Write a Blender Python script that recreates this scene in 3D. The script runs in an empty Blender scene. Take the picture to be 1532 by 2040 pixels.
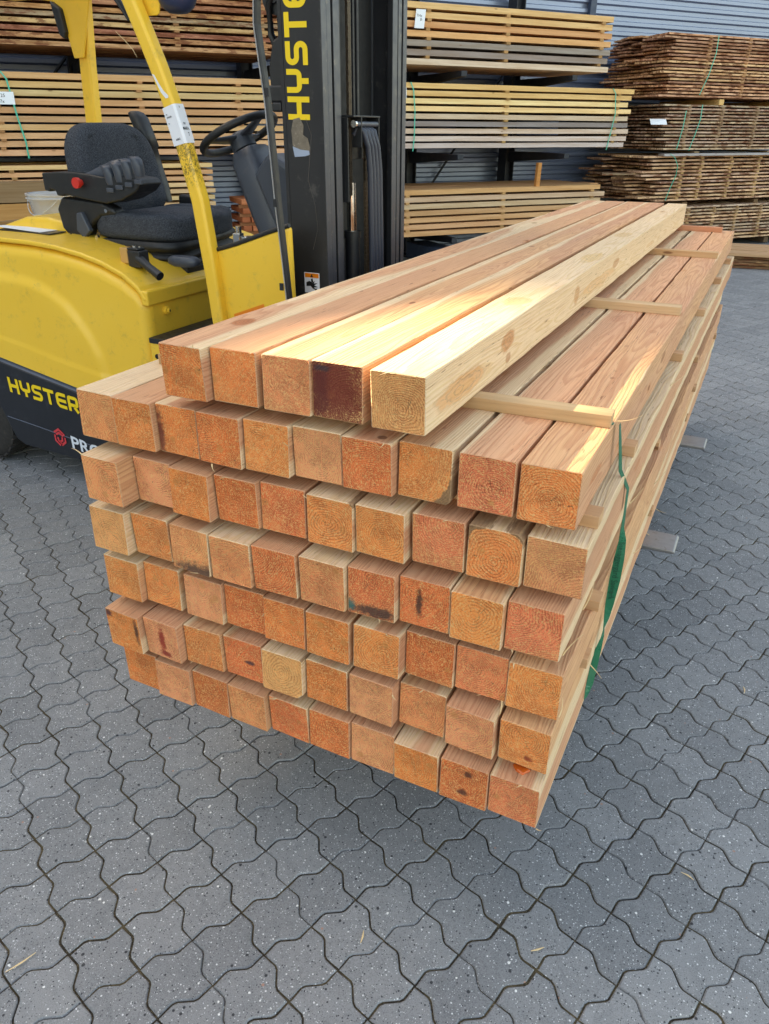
import bpy, bmesh, math, random, zlib
def hs(x): return zlib.crc32(repr(x).encode())
from mathutils import Vector, Matrix, geometry
random.seed(7)
sc = bpy.context.scene
COL = sc.collection
# ------------------------------------------------------------------ camera
cam = bpy.data.cameras.new("camera"); camo = bpy.data.objects.new("camera", cam); COL.objects.link(camo)
cam.sensor_fit = 'VERTICAL'; cam.sensor_height = 24.0; cam.lens = 24.0*1471.4/2040
cam.clip_start = 0.05; cam.clip_end = 400
RT = Vector((.89575257, .44453171, .00434655)); UP = Vector((-.20815005, .41075282, .88766867)); FW = Vector((-.39281151, .79603623, -.46046219))
m = Matrix.Identity(4)
for i in range(3):
    m[i][0] = RT[i]; m[i][1] = UP[i]; m[i][2] = -FW[i]
m[0][3], m[1][3], m[2][3] = 1.0894, -1.0142, 1.52
camo.matrix_world = m
sc.camera = camo
# ------------------------------------------------------------------ light
SUN = Vector((-1.85, 0.04, 1.0)).normalized()      # towards the sun
w = bpy.data.worlds.new("World"); sc.world = w; w.use_nodes = True
wt = w.node_tree; bg = wt.nodes['Background']
sky = wt.nodes.new('ShaderNodeTexSky'); sky.sky_type = 'NISHITA'; sky.sun_disc = False
sky.sun_elevation = math.asin(SUN.z); sky.sun_rotation = math.radians(271.2)
sky.air_density = 1.0; sky.dust_density = 2.5; sky.ozone_density = 0.6
wt.links.new(sky.outputs[0], bg.inputs[0]); bg.inputs[1].default_value = 0.15
sl = bpy.data.lights.new("sun", 'SUN'); sl.energy = 5.0; sl.angle = math.radians(0.5); sl.color = (1.0, .95, .87)
so = bpy.data.objects.new("sun", sl); COL.objects.link(so); so.location = (-5, -2, 8)
so.rotation_euler = SUN.to_track_quat('Z', 'Y').to_euler()
sc.view_settings.view_transform = 'Standard'; sc.view_settings.look = 'None'
sc.view_settings.exposure = 2.25; sc.view_settings.use_white_balance = True; sc.view_settings.white_balance_temperature = 9500; sc.view_settings.white_balance_tint = 8; sc.view_settings.gamma = 1.0

# ------------------------------------------------------------------ node helpers
def lin(c):
    return tuple((v/255/12.92 if v/255 <= .04045 else ((v/255+.055)/1.055)**2.4) for v in c) + (1.0,)
class NT:
    def __init__(s, name):
        s.m = bpy.data.materials.new(name); s.m.use_nodes = True; s.t = s.m.node_tree
        s.b = s.t.nodes['Principled BSDF']; s.o = s.t.nodes['Material Output']
    def n(s, typ, ins=(), **kw):
        nd = s.t.nodes.new(typ)
        for k, v in kw.items(): setattr(nd, k, v)
        for i, v in (ins.items() if isinstance(ins, dict) else enumerate(ins)):
            if v is None: continue
            s.set(nd.inputs[i], v)
        return nd
    def set(s, inp, v):
        if isinstance(v, bpy.types.NodeSocket): s.t.links.new(v, inp)
        else: inp.default_value = v
    def M(s, op, a, b=None, c=None, clamp=False):
        return s.n('ShaderNodeMath', (a, b, c), operation=op, use_clamp=clamp).outputs[0]
    def mix(s, f, a, b, blend='MIX'):
        nd = s.n('ShaderNodeMix', data_type='RGBA', blend_type=blend)
        s.set(nd.inputs[0], f); s.set(nd.inputs[6], a); s.set(nd.inputs[7], b)
        return nd.outputs[2]
    def noise(s, v, scale=5., detail=2., rough=.5, dist=0.):
        return s.n('ShaderNodeTexNoise', {'Vector': v, 'Scale': scale, 'Detail': detail, 'Roughness': rough, 'Distortion': dist})
    def ss(s, v, a, b):
        return s.n('ShaderNodeMapRange', (v, a, b, 0., 1.), interpolation_type='SMOOTHSTEP').outputs[0]
    def mapr(s, v, a, b, c, d):
        return s.n('ShaderNodeMapRange', (v, a, b, c, d)).outputs[0]
    def sep(s, v): return s.n('ShaderNodeSeparateXYZ', (v,)).outputs
    def comb(s, x, y, z): return s.n('ShaderNodeCombineXYZ', (x, y, z)).outputs[0]
    def vm(s, op, a, b=None):
        return s.n('ShaderNodeVectorMath', (a, b), operation=op).outputs[0]
    def obj(s): return s.n('ShaderNodeTexCoord').outputs['Object']
    def rnd(s): return s.n('ShaderNodeObjectInfo').outputs['Random']
    def ocol(s): return s.n('ShaderNodeObjectInfo').outputs['Color']
    def bump(s, h, strength=.3, dist=.002):
        s.set(s.b.inputs['Normal'], s.n('ShaderNodeBump', {'Height': h, 'Strength': strength, 'Distance': dist}).outputs[0])
    def done(s, color=None, rough=None, metal=None, spec=None):
        if color is not None: s.set(s.b.inputs['Base Color'], color)
        if rough is not None: s.set(s.b.inputs['Roughness'], rough)
        if metal is not None: s.set(s.b.inputs['Metallic'], metal)
        if spec is not None: s.set(s.b.inputs['Specular IOR Level'], spec)
        return s.m

def simple(name, rgb, rough=.5, metal=0., var=.12, scale=8., bump=0., bscale=200., spec=None, dirt=None):
    g = NT(name); oc = g.obj(); nz = g.noise(oc, scale, 4., .6).outputs[0]
    c = lin(rgb); a = tuple(v*(1-var) for v in c[:3])+(1,); b = tuple(min(1, v*(1+var)) for v in c[:3])+(1,)
    col = g.mix(nz, a, b)
    if dirt:
        f = g.ss(g.noise(oc, scale*2.3, 6., .7).outputs[0], .56, .74)
        col = g.mix(g.M('MULTIPLY', f, dirt[1]), col, lin(dirt[0]))
    r = g.mapr(g.noise(oc, scale*3, 3.).outputs[0], .3, .7, max(.02, rough-.08), min(1, rough+.08))
    if bump: g.bump(g.noise(oc, bscale, 3., .6).outputs[0], bump, .001)
    return g.done(col, r, metal, spec)

# ------------------------------------------------------------------ materials
def ring_coords(g, oc, slope=True):
    """distance from the pith of this timber and the growth-ring phase"""
    P = g.sep(oc); at = g.n('ShaderNodeAttribute', attribute_type='OBJECT', attribute_name='pith').outputs['Vector']
    A = g.sep(at); seed = g.M('MULTIPLY', g.rnd(), 37.0)
    off = g.comb(seed, g.M('MULTIPLY', seed, 1.7), seed)
    w1 = g.sep(g.noise(g.vm('ADD', g.vm('MULTIPLY', oc, (9., 1.1, 9.)), off), 1., 2., .5).outputs['Color'])
    w2 = g.sep(g.noise(g.vm('ADD', g.vm('MULTIPLY', oc, (45., 3.5, 45.)), off), 1., 2., .5).outputs['Color'])
    dx = g.M('ADD', g.M('SUBTRACT', P[0], A[0]), g.M('ADD', g.M('MULTIPLY', g.M('SUBTRACT', w1[0], .5), .05), g.M('MULTIPLY', g.M('SUBTRACT', w2[0], .5), .007)))
    dz = g.M('ADD', g.M('SUBTRACT', P[2], A[1]), g.M('ADD', g.M('MULTIPLY', g.M('SUBTRACT', w1[2], .5), .05), g.M('MULTIPLY', g.M('SUBTRACT', w2[1], .5), .007)))
    r = g.M('SQRT', g.M('ADD', g.M('MULTIPLY', dx, dx), g.M('MULTIPLY', dz, dz)))
    wide = g.M('ADD', A[2], g.M('MULTIPLY', g.M('SUBTRACT', w1[1], .5), .0006))
    ph = g.M('DIVIDE', r, wide)
    fr = g.M('FRACT', ph)
    late = g.M('MULTIPLY', g.ss(fr, .35, .85), g.M('SUBTRACT', 1., g.ss(fr, .90, 1.0)))
    return P, A, r, late, off, w2

def wood_side(name='sawn_timber_side', marks=()):
    g = NT(name); oc = g.obj()
    P, A, r, late, off, w2 = ring_coords(g, oc)
    oc2 = g.vm('ADD', oc, off)
    fib = g.noise(g.vm('MULTIPLY', oc2, (420., 7., 420.)), 1., 3., .6).outputs[0]
    fib2 = g.noise(g.vm('MULTIPLY', oc2, (60., 1.2, 60.)), 1., 3., .6).outputs[0]
    big = g.noise(g.vm('MULTIPLY', oc2, (5., 1.0, 5.)), 1., 2., .5).outputs[0]
    at2 = g.n('ShaderNodeAttribute', attribute_type='OBJECT', attribute_name='look').outputs['Vector']; L = g.sep(at2)   # sapwood radius, pinkness, knots
    sap = g.ss(g.M('ADD', r, g.M('MULTIPLY', g.M('SUBTRACT', fib2, .5), .006)), g.M('SUBTRACT', L[0], .004), g.M('ADD', L[0], .004))
    heart = g.mix(L[1], lin((226, 176, 128)), lin((222, 164, 130)))
    heart = g.mix(g.ss(big, .35, .7), heart, lin((212, 158, 124)))
    col = g.mix(sap, heart, lin((234, 202, 166)))
    dark = g.mix(sap, lin((180, 112, 78)), lin((214, 176, 120)))
    col = g.mix(g.M('MULTIPLY', late, .40), col, dark)
    col = g.mix(g.M('MULTIPLY', g.ss(fib, .45, .75), .42), col, lin((176, 118, 78)))
    cl_ = g.noise(g.vm('MULTIPLY', oc2, (110., 1.3, 110.)), 1., 3., .5).outputs[0]
    col = g.mix(g.M('MULTIPLY', g.M('SUBTRACT', 1., g.ss(g.M('ABSOLUTE', g.M('SUBTRACT', cl_, .62)), .0, .006)), .7), col, lin((104, 62, 42)))
    # small dark resin pockets, checks and knots
    fl = g.noise(g.vm('MULTIPLY', oc2, (150., 14., 150.)), 1., 2., .5).outputs[0]
    col = g.mix(g.M('MULTIPLY', g.ss(fl, .70, .76), .65), col, lin((120, 66, 42)))
    vo = g.n('ShaderNodeTexVoronoi', {'Vector': g.vm('MULTIPLY', oc2, (8., 3.4, 8.)), 'Scale': 1., 'Randomness': .95}).outputs['Distance']
    kd = g.M('ADD', vo, g.M('MULTIPLY', g.M('SUBTRACT', w2[2], .5), .03))
    kn = g.M('SUBTRACT', 1., g.ss(kd, .035, .06)); halo = g.M('MULTIPLY', g.M('SUBTRACT', 1., g.ss(kd, .06, .13)), .45)
    ko = g.ss(L[2], .2, .5)
    col = g.mix(g.M('MULTIPLY', halo, ko), col, lin((196, 124, 70)))
    col = g.mix(g.M('MULTIPLY', g.M('MULTIPLY', kn, .8), ko), col, lin((138, 76, 42)))
    # waney bark where the trunk ran out at a corner
    bk_ = g.n('ShaderNodeAttribute', attribute_type='OBJECT', attribute_name='bark').outputs['Fac']; rb_ = g.M('ADD', r, g.M('MULTIPLY', g.M('SUBTRACT', g.noise(g.vm('MULTIPLY', oc2, (1., .12, 1.)), 90., 4., .7).outputs[0], .5), .016)); bark = g.ss(rb_, g.M('SUBTRACT', bk_, .001), g.M('ADD', bk_, .002))
    bn = g.noise(g.vm('MULTIPLY', oc2, (160., 40., 160.)), 1., 4., .7).outputs[0]
    col = g.mix(g.M('MULTIPLY', bark, .85), col, g.mix(bn, lin((74, 46, 32)), lin((190, 146, 108))))
    grime = g.ss(g.noise(oc2, 9., 5., .7).outputs[0], .58, .8)
    col = g.mix(g.M('MULTIPLY', grime, .22), col, lin((120, 92, 74)))
    for (fc, a_, b_, sa, sb, rgb, st_) in marks:
        wn = g.noise(g.vm('MULTIPLY', oc2, (1., .35, 1.)), 40., 4., .6).outputs[0]
        ea = g.M('DIVIDE', g.M('SUBTRACT', P[1], a_), sa); eb = g.M('DIVIDE', g.M('SUBTRACT', P[2] if fc == 'x' else P[0], b_), sb)
        e = g.M('ADD', g.M('SQRT', g.M('ADD', g.M('MULTIPLY', ea, ea), g.M('MULTIPLY', eb, eb))), g.M('MULTIPLY', g.M('SUBTRACT', wn, .5), 1.2))
        f = g.M('MULTIPLY', g.ss(e, 1.15, .75), g.M('GREATER_THAN', P[0] if fc == 'x' else P[2], .04))
        rg_ = g.ss(g.M('FRACT', g.M('MULTIPLY', e, 3.)), .5, .9)
        col = g.mix(g.M('MULTIPLY', f, st_*.75), col, g.mix(rg_, lin(rgb), lin(tuple(v*.8 for v in rgb))))
    saw = g.n('ShaderNodeTexWave', {'Vector': g.vm('MULTIPLY', oc2, (1., 1., .35)), 'Scale': 60., 'Distortion': 3., 'Detail': 2.}, bands_direction='Y').outputs[1]
    h = g.M('ADD', g.M('MULTIPLY', fib, 1.0), g.M('ADD', g.M('MULTIPLY', late, .5), g.M('MULTIPLY', saw, .12)))
    g.bump(h, .75, .0016)
    return g.done(col, g.mapr(fib, .3, .7, .66, .9), 0., .3)

def wood_end(name='sawn_timber_end', stain=None):
    g = NT(name); oc = g.obj()
    P, A, r, late, off, w2 = ring_coords(g, oc)
    oc2 = g.vm('ADD', oc, off)
    L = g.sep(g.n('ShaderNodeAttribute', attribute_type='OBJECT', attribute_name='look').outputs['Vector'])
    base = g.ocol()
    lo = g.mix(1., base, (.64, .47, .36, 1), 'MULTIPLY')
    hi = g.mix(1., base, (1.25, 1.2, 1.15, 1), 'MULTIPLY')
    fine = g.noise(oc2, 430., 3., .7).outputs[0]; mid = g.noise(oc2, 210., 4., .7).outputs[0]; big = g.noise(oc2, 26., 3., .55).outputs[0]
    # each end a little different in how strongly its rings show
    rs = g.mapr(g.n('ShaderNodeTexWhiteNoise', {'Vector': off}).outputs['Value'], 0., 1., .75, 1.0)
    col = g.mix(g.M('MULTIPLY', late, rs), base, lo)
    col = g.mix(g.M('MULTIPLY', g.ss(big, .42, .66), .55), col, hi)
    col = g.mix(g.M('MULTIPLY', g.ss(big, .50, .32), .30), col, lo)
    sap = g.ss(r, g.M('SUBTRACT', L[0], .004), g.M('ADD', L[0], .008))
    col = g.mix(g.M('MULTIPLY', sap, .25), col, lin((234, 158, 98)))
    # torn fibres: pale golden glints painted into the colour, and dark pores
    col = g.mix(g.M('MULTIPLY', g.ss(fine, .52, .63), .8), col, lin((250, 200, 132)))
    col = g.mix(g.M('MULTIPLY', g.ss(fine, .45, .35), .34), col, lin((124, 60, 28)))
    col = g.mix(g.M('MULTIPLY', g.ss(mid, .54, .66), .68), col, lin((248, 196, 130)))
    col = g.mix(g.M('MULTIPLY', g.ss(mid, .42, .30), .34), col, lin((130, 66, 30)))
    # slanting tooth marks of the chain saw
    ang = g.mapr(g.rnd(), 0., 1., -1.2, 1.3)
    sc_ = g.M('ADD', g.M('MULTIPLY', P[0], g.M('COSINE', ang)), g.M('MULTIPLY', P[2], g.M('SINE', ang)))
    ln = g.noise(g.comb(g.M('MULTIPLY', sc_, 260.), g.M('MULTIPLY', P[2], 8.), off), 1., 3., .6).outputs[0]
    col = g.mix(g.M('MULTIPLY', g.ss(ln, .54, .68), .34), col, hi)
    # drying cracks from the pith
    th = g.M('ARCTAN2', g.M('SUBTRACT', P[0], A[0]), g.M('SUBTRACT', P[2], A[1]))
    cr = g.noise(g.comb(g.M('MULTIPLY', th, 2.2), g.M('MULTIPLY', g.rnd(), 50.), g.M('MULTIPLY', r, 9.)), 1., 3., .5).outputs[0]
    ck = g.M('MULTIPLY', g.M('SUBTRACT', 1., g.ss(g.M('ABSOLUTE', g.M('SUBTRACT', cr, .5)), .0, .012)), g.M('SUBTRACT', 1., g.ss(r, .012, .035)))
    col = g.mix(g.M('MULTIPLY', ck, .6), col, lin((78, 34, 18)))
    # knots running out through the end, dirt spots
    vo = g.n('ShaderNodeTexVoronoi', {'Vector': g.vm('MULTIPLY', oc2, (17., 3., 17.)), 'Scale': 1., 'Randomness': 1.}).outputs['Distance']
    col = g.mix(g.M('MULTIPLY', g.ss(vo, .17, .09), .5), col, lin((214, 138, 74)))
    sp = g.noise(oc2, 75., 5., .7).outputs[0]
    col = g.mix(g.M('MULTIPLY', g.ss(sp, .66, .71), .75), col, lin((66, 34, 24)))
    bk_ = g.n('ShaderNodeAttribute', attribute_type='OBJECT', attribute_name='bark').outputs['Fac']; rb_ = g.M('ADD', r, g.M('MULTIPLY', g.M('SUBTRACT', g.noise(g.vm('MULTIPLY', oc2, (1., .12, 1.)), 90., 4., .7).outputs[0], .5), .016)); bark = g.ss(rb_, g.M('SUBTRACT', bk_, .001), g.M('ADD', bk_, .002))
    bn = g.noise(oc2, 260., 4., .7).outputs[0]
    col = g.mix(g.M('MULTIPLY', bark, .9), col, g.mix(bn, lin((56, 38, 26)), lin((186, 146, 104))))
    rough = .62
    if stain:
        for (cx_, cz_, sx_, sz_, rgb, gl) in stain:
            wn = g.noise(oc2, 75., 6., .75).outputs[0]
            ex = g.M('DIVIDE', g.M('SUBTRACT', P[0], cx_), sx_); ez = g.M('DIVIDE', g.M('SUBTRACT', P[2], cz_), sz_)
            e = g.M('ADD', g.M('SQRT', g.M('ADD', g.M('MULTIPLY', ex, ex), g.M('MULTIPLY', ez, ez))), g.M('MULTIPLY', g.M('SUBTRACT', wn, .5), 2.6))
            f = g.ss(e, 1.35, .45)
            col = g.mix(g.M('MULTIPLY', f, .86), col, lin(rgb))
            if gl: rough = g.mapr(f, 0., 1., .62, .42)
    h = g.M('ADD', g.M('MULTIPLY', late, .55), g.M('ADD', g.M('MULTIPLY', fine, .9), g.M('ADD', g.M('MULTIPLY', mid, 1.5), g.M('MULTIPLY', ln, .35))))
    g.bump(h, 1.0, .0022)
    return g.done(col, rough, 0., .5)

def board_mat():
    """sawn board: colour comes from the object, grain along its local x"""
    g = NT('sawn_board'); oc = g.obj(); seed = g.M('MULTIPLY', g.rnd(), 91.)
    oc2 = g.vm('ADD', oc, g.comb(seed, seed, seed))
    base = g.ocol()
    st = g.noise(g.vm('MULTIPLY', oc2, (1.6, 30., 30.)), 1., 4., .6).outputs[0]
    fi = g.noise(g.vm('MULTIPLY', oc2, (9., 240., 240.)), 1., 3., .6).outputs[0]
    bigv = g.noise(g.vm('MULTIPLY', oc2, (.9, 4., 4.)), 1., 3., .6).outputs[0]
    col = g.mix(g.ss(st, .3, .7), g.mix(1., base, (.80, .72, .64, 1), 'MULTIPLY'), base)
    col = g.mix(g.M('MULTIPLY', g.ss(fi, .5, .8), .4), col, g.mix(1., base, (.55, .45, .36, 1), 'MULTIPLY'))
    col = g.mix(g.M('MULTIPLY', g.ss(bigv, .5, .75), .45), col, g.mix(1., base, (.88, .78, .72, 1), 'MULTIPLY'))
    vo = g.n('ShaderNodeTexVoronoi', {'Vector': g.vm('MULTIPLY', oc2, (2.6, 10., 10.)), 'Scale': 1.}).outputs['Distance']
    col = g.mix(g.M('MULTIPLY', g.ss(vo, .07, .035), .75), col, lin((112, 62, 34)))
    g.bump(fi, .4, .001)
    return g.done(col, .8, 0., .2)

def rough_board_mat():
    """rough-edged board with strips of reddish bark left on it"""
    g = NT('rough_board'); oc = g.obj(); seed = g.M('MULTIPLY', g.rnd(), 91.)
    oc2 = g.vm('ADD', oc, g.comb(seed, seed, seed)); base = g.ocol()
    st = g.noise(g.vm('MULTIPLY', oc2, (3., 40., 40.)), 1., 4., .65).outputs[0]
    bk = g.noise(g.vm('MULTIPLY', oc2, (7., 26., 26.)), 1., 5., .7).outputs[0]
    col = g.mix(g.ss(st, .35, .65), g.mix(1., base, (.55, .46, .38, 1), 'MULTIPLY'), base)
    col = g.mix(g.M('MULTIPLY', g.ss(bk, .50, .58), .8), col, lin((112, 62, 42)))
    col = g.mix(g.M('MULTIPLY', g.ss(bk, .42, .36), .35), col, lin((222, 172, 122)))
    g.bump(st, .6, .003)
    return g.done(col, .85, 0., .2)

def paver_mat():
    g = NT('concrete_paver'); oc = g.obj()
    tone = g.n('ShaderNodeAttribute', attribute_name='tone').outputs['Fac']
    cl = g.noise(oc, 1.1, 4., .6).outputs[0]; fine = g.noise(oc, 420., 4., .7).outputs[0]; md = g.noise(oc, 28., 5., .65).outputs[0]
    col = g.mix(tone, lin((116, 118, 121)), lin((144, 145, 147)))
    col = g.mix(g.M('MULTIPLY', g.ss(cl, .4, .7), .45), col, lin((146, 147, 148)))
    oil = g.noise(g.vm('ADD', oc, (3.1, 1.7, 0.)), .9, 5., .65, .6).outputs[0]
    col = g.mix(g.M('MULTIPLY', g.ss(oil, .55, .68), .40), col, lin((88, 88, 90)))
    col = g.mix(g.M('MULTIPLY', g.ss(md, .42, .75), .35), col, lin((98, 100, 103)))
    col = g.mix(g.M('MULTIPLY', g.ss(fine, .42, .62), .35), col, lin((150, 152, 155)))
    col = g.mix(g.M('MULTIPLY', g.ss(fine, .50, .36), .45), col, lin((72, 74, 78)))
    for (scl, thr, rgb, pr, seedv) in ((70., .20, (236, 236, 234), .12, 0.), (125., .22, (222, 223, 224), .36, 3.1), (230., .28, (206, 208, 210), .5, 9.4), (66., .22, (40, 42, 48), .20, 7.7), (120., .24, (52, 54, 60), .36, 12.3), (220., .3, (64, 66, 72), .45, 17.), (45., .13, (176, 130, 112), .08, 20.)):
        v = g.n('ShaderNodeTexVoronoi', {'Vector': g.vm('ADD', oc, (seedv, seedv*1.3, seedv)), 'Scale': scl, 'Randomness': 1.})
        wob = g.noise(oc, scl*2.2, 2.).outputs[0]
        d = g.M('ADD', v.outputs['Distance'], g.M('MULTIPLY', g.M('SUBTRACT', wob, .5), .22))
        cs = g.sep(v.outputs['Color'])
        size = g.M('MULTIPLY', g.ss(cs[1], .0, 1.), thr)
        f = g.M('MULTIPLY', g.M('LESS_THAN', cs[0], pr), g.ss(g.M('SUBTRACT', d, size), .05, -.02))
        col = g.mix(g.M('MULTIPLY', f, .9), col, lin(rgb))
    g.bump(g.M('ADD', fine, g.M('MULTIPLY', md, 1.5)), .35, .0012)
    return g.done(col, g.mapr(md, .3, .7, .55, .78), 0., .35)

def joint_mat():
    g = NT('joint_sand_and_moss'); oc = g.obj()
    a = g.noise(oc, 14., 5., .7).outputs[0]; b = g.noise(oc, 260., 4., .7).outputs[0]
    col = g.mix(g.ss(a, .4, .65), lin((54, 49, 43)), lin((88, 78, 60)))
    col = g.mix(g.M('MULTIPLY', g.ss(b, .5, .7), .6), col, lin((150, 134, 106)))
    g.bump(b, .8, .003)
    return g.done(col, .95, 0., .1)

def corrugated_mat():
    g = NT('corrugated_steel'); oc = g.obj()
    a = g.noise(g.vm('MULTIPLY', oc, (.5, .5, 3.)), 1., 4., .6).outputs[0]; b = g.noise(oc, 30., 4., .7).outputs[0]
    col = g.mix(a, lin((112, 124, 148)), lin((136, 150, 176)))
    col = g.mix(g.M('MULTIPLY', g.ss(b, .55, .75), .3), col, lin((92, 98, 108)))
    return g.done(col, .34, .45, .5)

def yellow_mat(residue=False):
    g = NT('yellow_paint' if not residue else 'yellow_paint_with_old_glue'); oc = g.obj()
    a = g.noise(oc, 2.5, 3., .6).outputs[0]; d = g.noise(oc, 14., 6., .75).outputs[0]; s = g.noise(g.vm('MULTIPLY', oc, (60., 60., 6.)), 1., 4., .7).outputs[0]
    col = g.mix(a, lin((243, 190, 58)), lin((249, 201, 78)))
    col = g.mix(g.M('MULTIPLY', g.ss(d, .54, .75), .42), col, lin((150, 128, 70)))
    sc2 = g.noise(g.vm('MULTIPLY', oc, (9., 9., 90.)), 3., 5., .75, .8).outputs[0]; col = g.mix(g.M('MULTIPLY', g.ss(sc2, .67, .72), .45), col, lin((96, 84, 52)))
    col = g.mix(g.M('MULTIPLY', g.ss(s, .70, .76), .5), col, lin((120, 104, 60)))
    if residue:
        z = g.sep(oc)[2]
        n1 = g.noise(g.vm('MULTIPLY', oc, (1., 1., .7)), 48., 5., .7, 1.5).outputs[0]
        band = g.M('MULTIPLY', g.ss(z, 1.12, 1.40), g.M("SUBTRACT", 1., g.ss(z, 1.475, 1.48)))
        f = g.ss(g.M('ADD', g.M('ABSOLUTE', g.M('SUBTRACT', n1, .5)), g.M('MULTIPLY', g.M('SUBTRACT', 1., band), .25)), .045, .03)
        col = g.mix(g.M('MULTIPLY', f, .8), col, lin((70, 62, 36)))
    g.bump(g.noise(oc, 180., 2.).outputs[0], .04, .001)
    return g.done(col, g.mapr(d, .3, .7, .26, .42), 0., .5)

def fabric_mat():
    g = NT('seat_fabric'); oc = g.obj()
    f = g.noise(g.vm('MULTIPLY', oc, (1., 1., .55)), 330., 3., .75).outputs[0]
    n1 = g.noise(oc, 700., 2., .7).outputs[0]
    col = g.mix(g.ss(f, .38, .62), lin((34, 37, 44)), lin((66, 71, 80)))
    col = g.mix(g.M('MULTIPLY', g.ss(n1, .58, .66), .7), col, lin((150, 154, 162)))
    g.bump(f, .5, .001)
    return g.done(col, .9, 0., .2)

def gloss_metal(name, rgb, rough): return simple(name, rgb, rough, 1.0, .08, 20.)

MAT = {}
MAT['side'] = wood_side(); MAT['end'] = wood_end()
MAT['board'] = board_mat(); MAT['rough'] = rough_board_mat(); MAT['paver'] = paver_mat(); MAT['joint'] = joint_mat()
MAT['corr'] = corrugated_mat(); MAT['yellow'] = yellow_mat(); MAT['yellow_worn'] = yellow_mat(True); MAT['fabric'] = fabric_mat()
MAT['mast'] = simple('satin_black_steel', (40, 41, 45), .42, .2, .15, 6., .15, 300., dirt=((112, 108, 104), .35))
MAT['mastedge'] = simple('worn_grey_steel', (78, 81, 89), .38, .5, .12, 10., .15, 300., dirt=((140, 132, 124), .5))
MAT['black'] = simple('black_plastic', (30, 32, 36), .45, 0., .2, 12., .1, 400., dirt=((88, 86, 84), .25))
MAT['panel'] = simple('black_panel_paint', (30, 34, 42), .38, 0., .2, 5., .05, 300., dirt=((74, 78, 86), .35))
MAT['greyblk'] = simple('dark_grey_plastic', (66, 72, 83), .38, 0., .12, 12., .1, 500., dirt=((110, 110, 110), .25))
MAT['greyledge'] = simple('grey_ledge', (84, 94, 112), .35, 0., .1, 5.)  # sky sheen on the black panel's ledge painted in as lighter grey
MAT['rubber'] = simple('rubber', (42, 40, 40), .8, 0., .25, 20., .5, 200., dirt=((110, 96, 84), .55))
MAT['bellows'] = simple('rubber_bellows', (26, 26, 28), .5, 0., .2, 10.)
MAT['chain'] = simple('greasy_chain', (96, 84, 72), .35, .6, .4, 90., .3, 300.)
MAT['dark'] = simple('dark_interior', (14, 14, 15), .7)
MAT['chrome'] = gloss_metal('chrome', (225, 222, 218), .12)
MAT['steel'] = simple('fork_steel', (150, 148, 148), .38, .7, .2, 20., .3, 300., dirt=((110, 84, 64), .5))
MAT['hose'] = simple('hydraulic_hose', (46, 51, 64), .45, 0., .1, 30.)
MAT['rack'] = simple('rack_steel', (34, 38, 46), .6, .1, .2, 4., dirt=((72, 66, 60), .4))
MAT['white'] = simple('white_label', (226, 228, 236), .45, 0., .03, 10.)
MAT['paper'] = simple('paper', (232, 236, 242), .7, 0., .02, 10.)
MAT['ink'] = simple('black_print', (24, 24, 26), .5)
MAT['letter'] = simple('yellow_lettering', (246, 208, 44), .4, 0., .04, 10.)
MAT['letterw'] = simple('white_lettering', (214, 222, 234), .4, 0., .04, 10.)
MAT['red'] = simple('red_plastic', (214, 52, 44), .35)
MAT['redlogo'] = simple('red_lettering', (214, 62, 70), .4)
MAT['orange'] = simple('orange_label', (240, 130, 30), .4)
MAT['strap'] = simple('green_strap', (6, 108, 76), .32, 0., .06, 10.)
MAT['straptext'] = simple('dark_green_print', (4, 62, 46), .4)
MAT['bluegrey'] = simple('blue_grey_painted_steel', (52, 66, 88), .5, .1, .15, 6., dirt=((90, 88, 84), .4))
MAT['amber'] = simple('amber_resin', (214, 98, 40), .08, 0., .1, 30.)
MAT['resin'] = simple('dark_red_resin', (104, 30, 20), .1, 0., .3, 60.)
MAT['splinter'] = simple('splinter_wood', (228, 196, 150), .8)
MAT['wallgrey'] = simple('grey_render', (150, 152, 154), .9, 0., .1, 2.)
MAT['roofsheet'] = simple('grey_roof_sheet', (96, 100, 108), .6, 0., .1, 2.)
g = NT('clear_plastic'); g.done((.82, .85, .90, 1), .22); g.b.inputs['Transmission Weight'].default_value = .55; g.b.inputs['Alpha'].default_value = .8; MAT['tub'] = g.m

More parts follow.
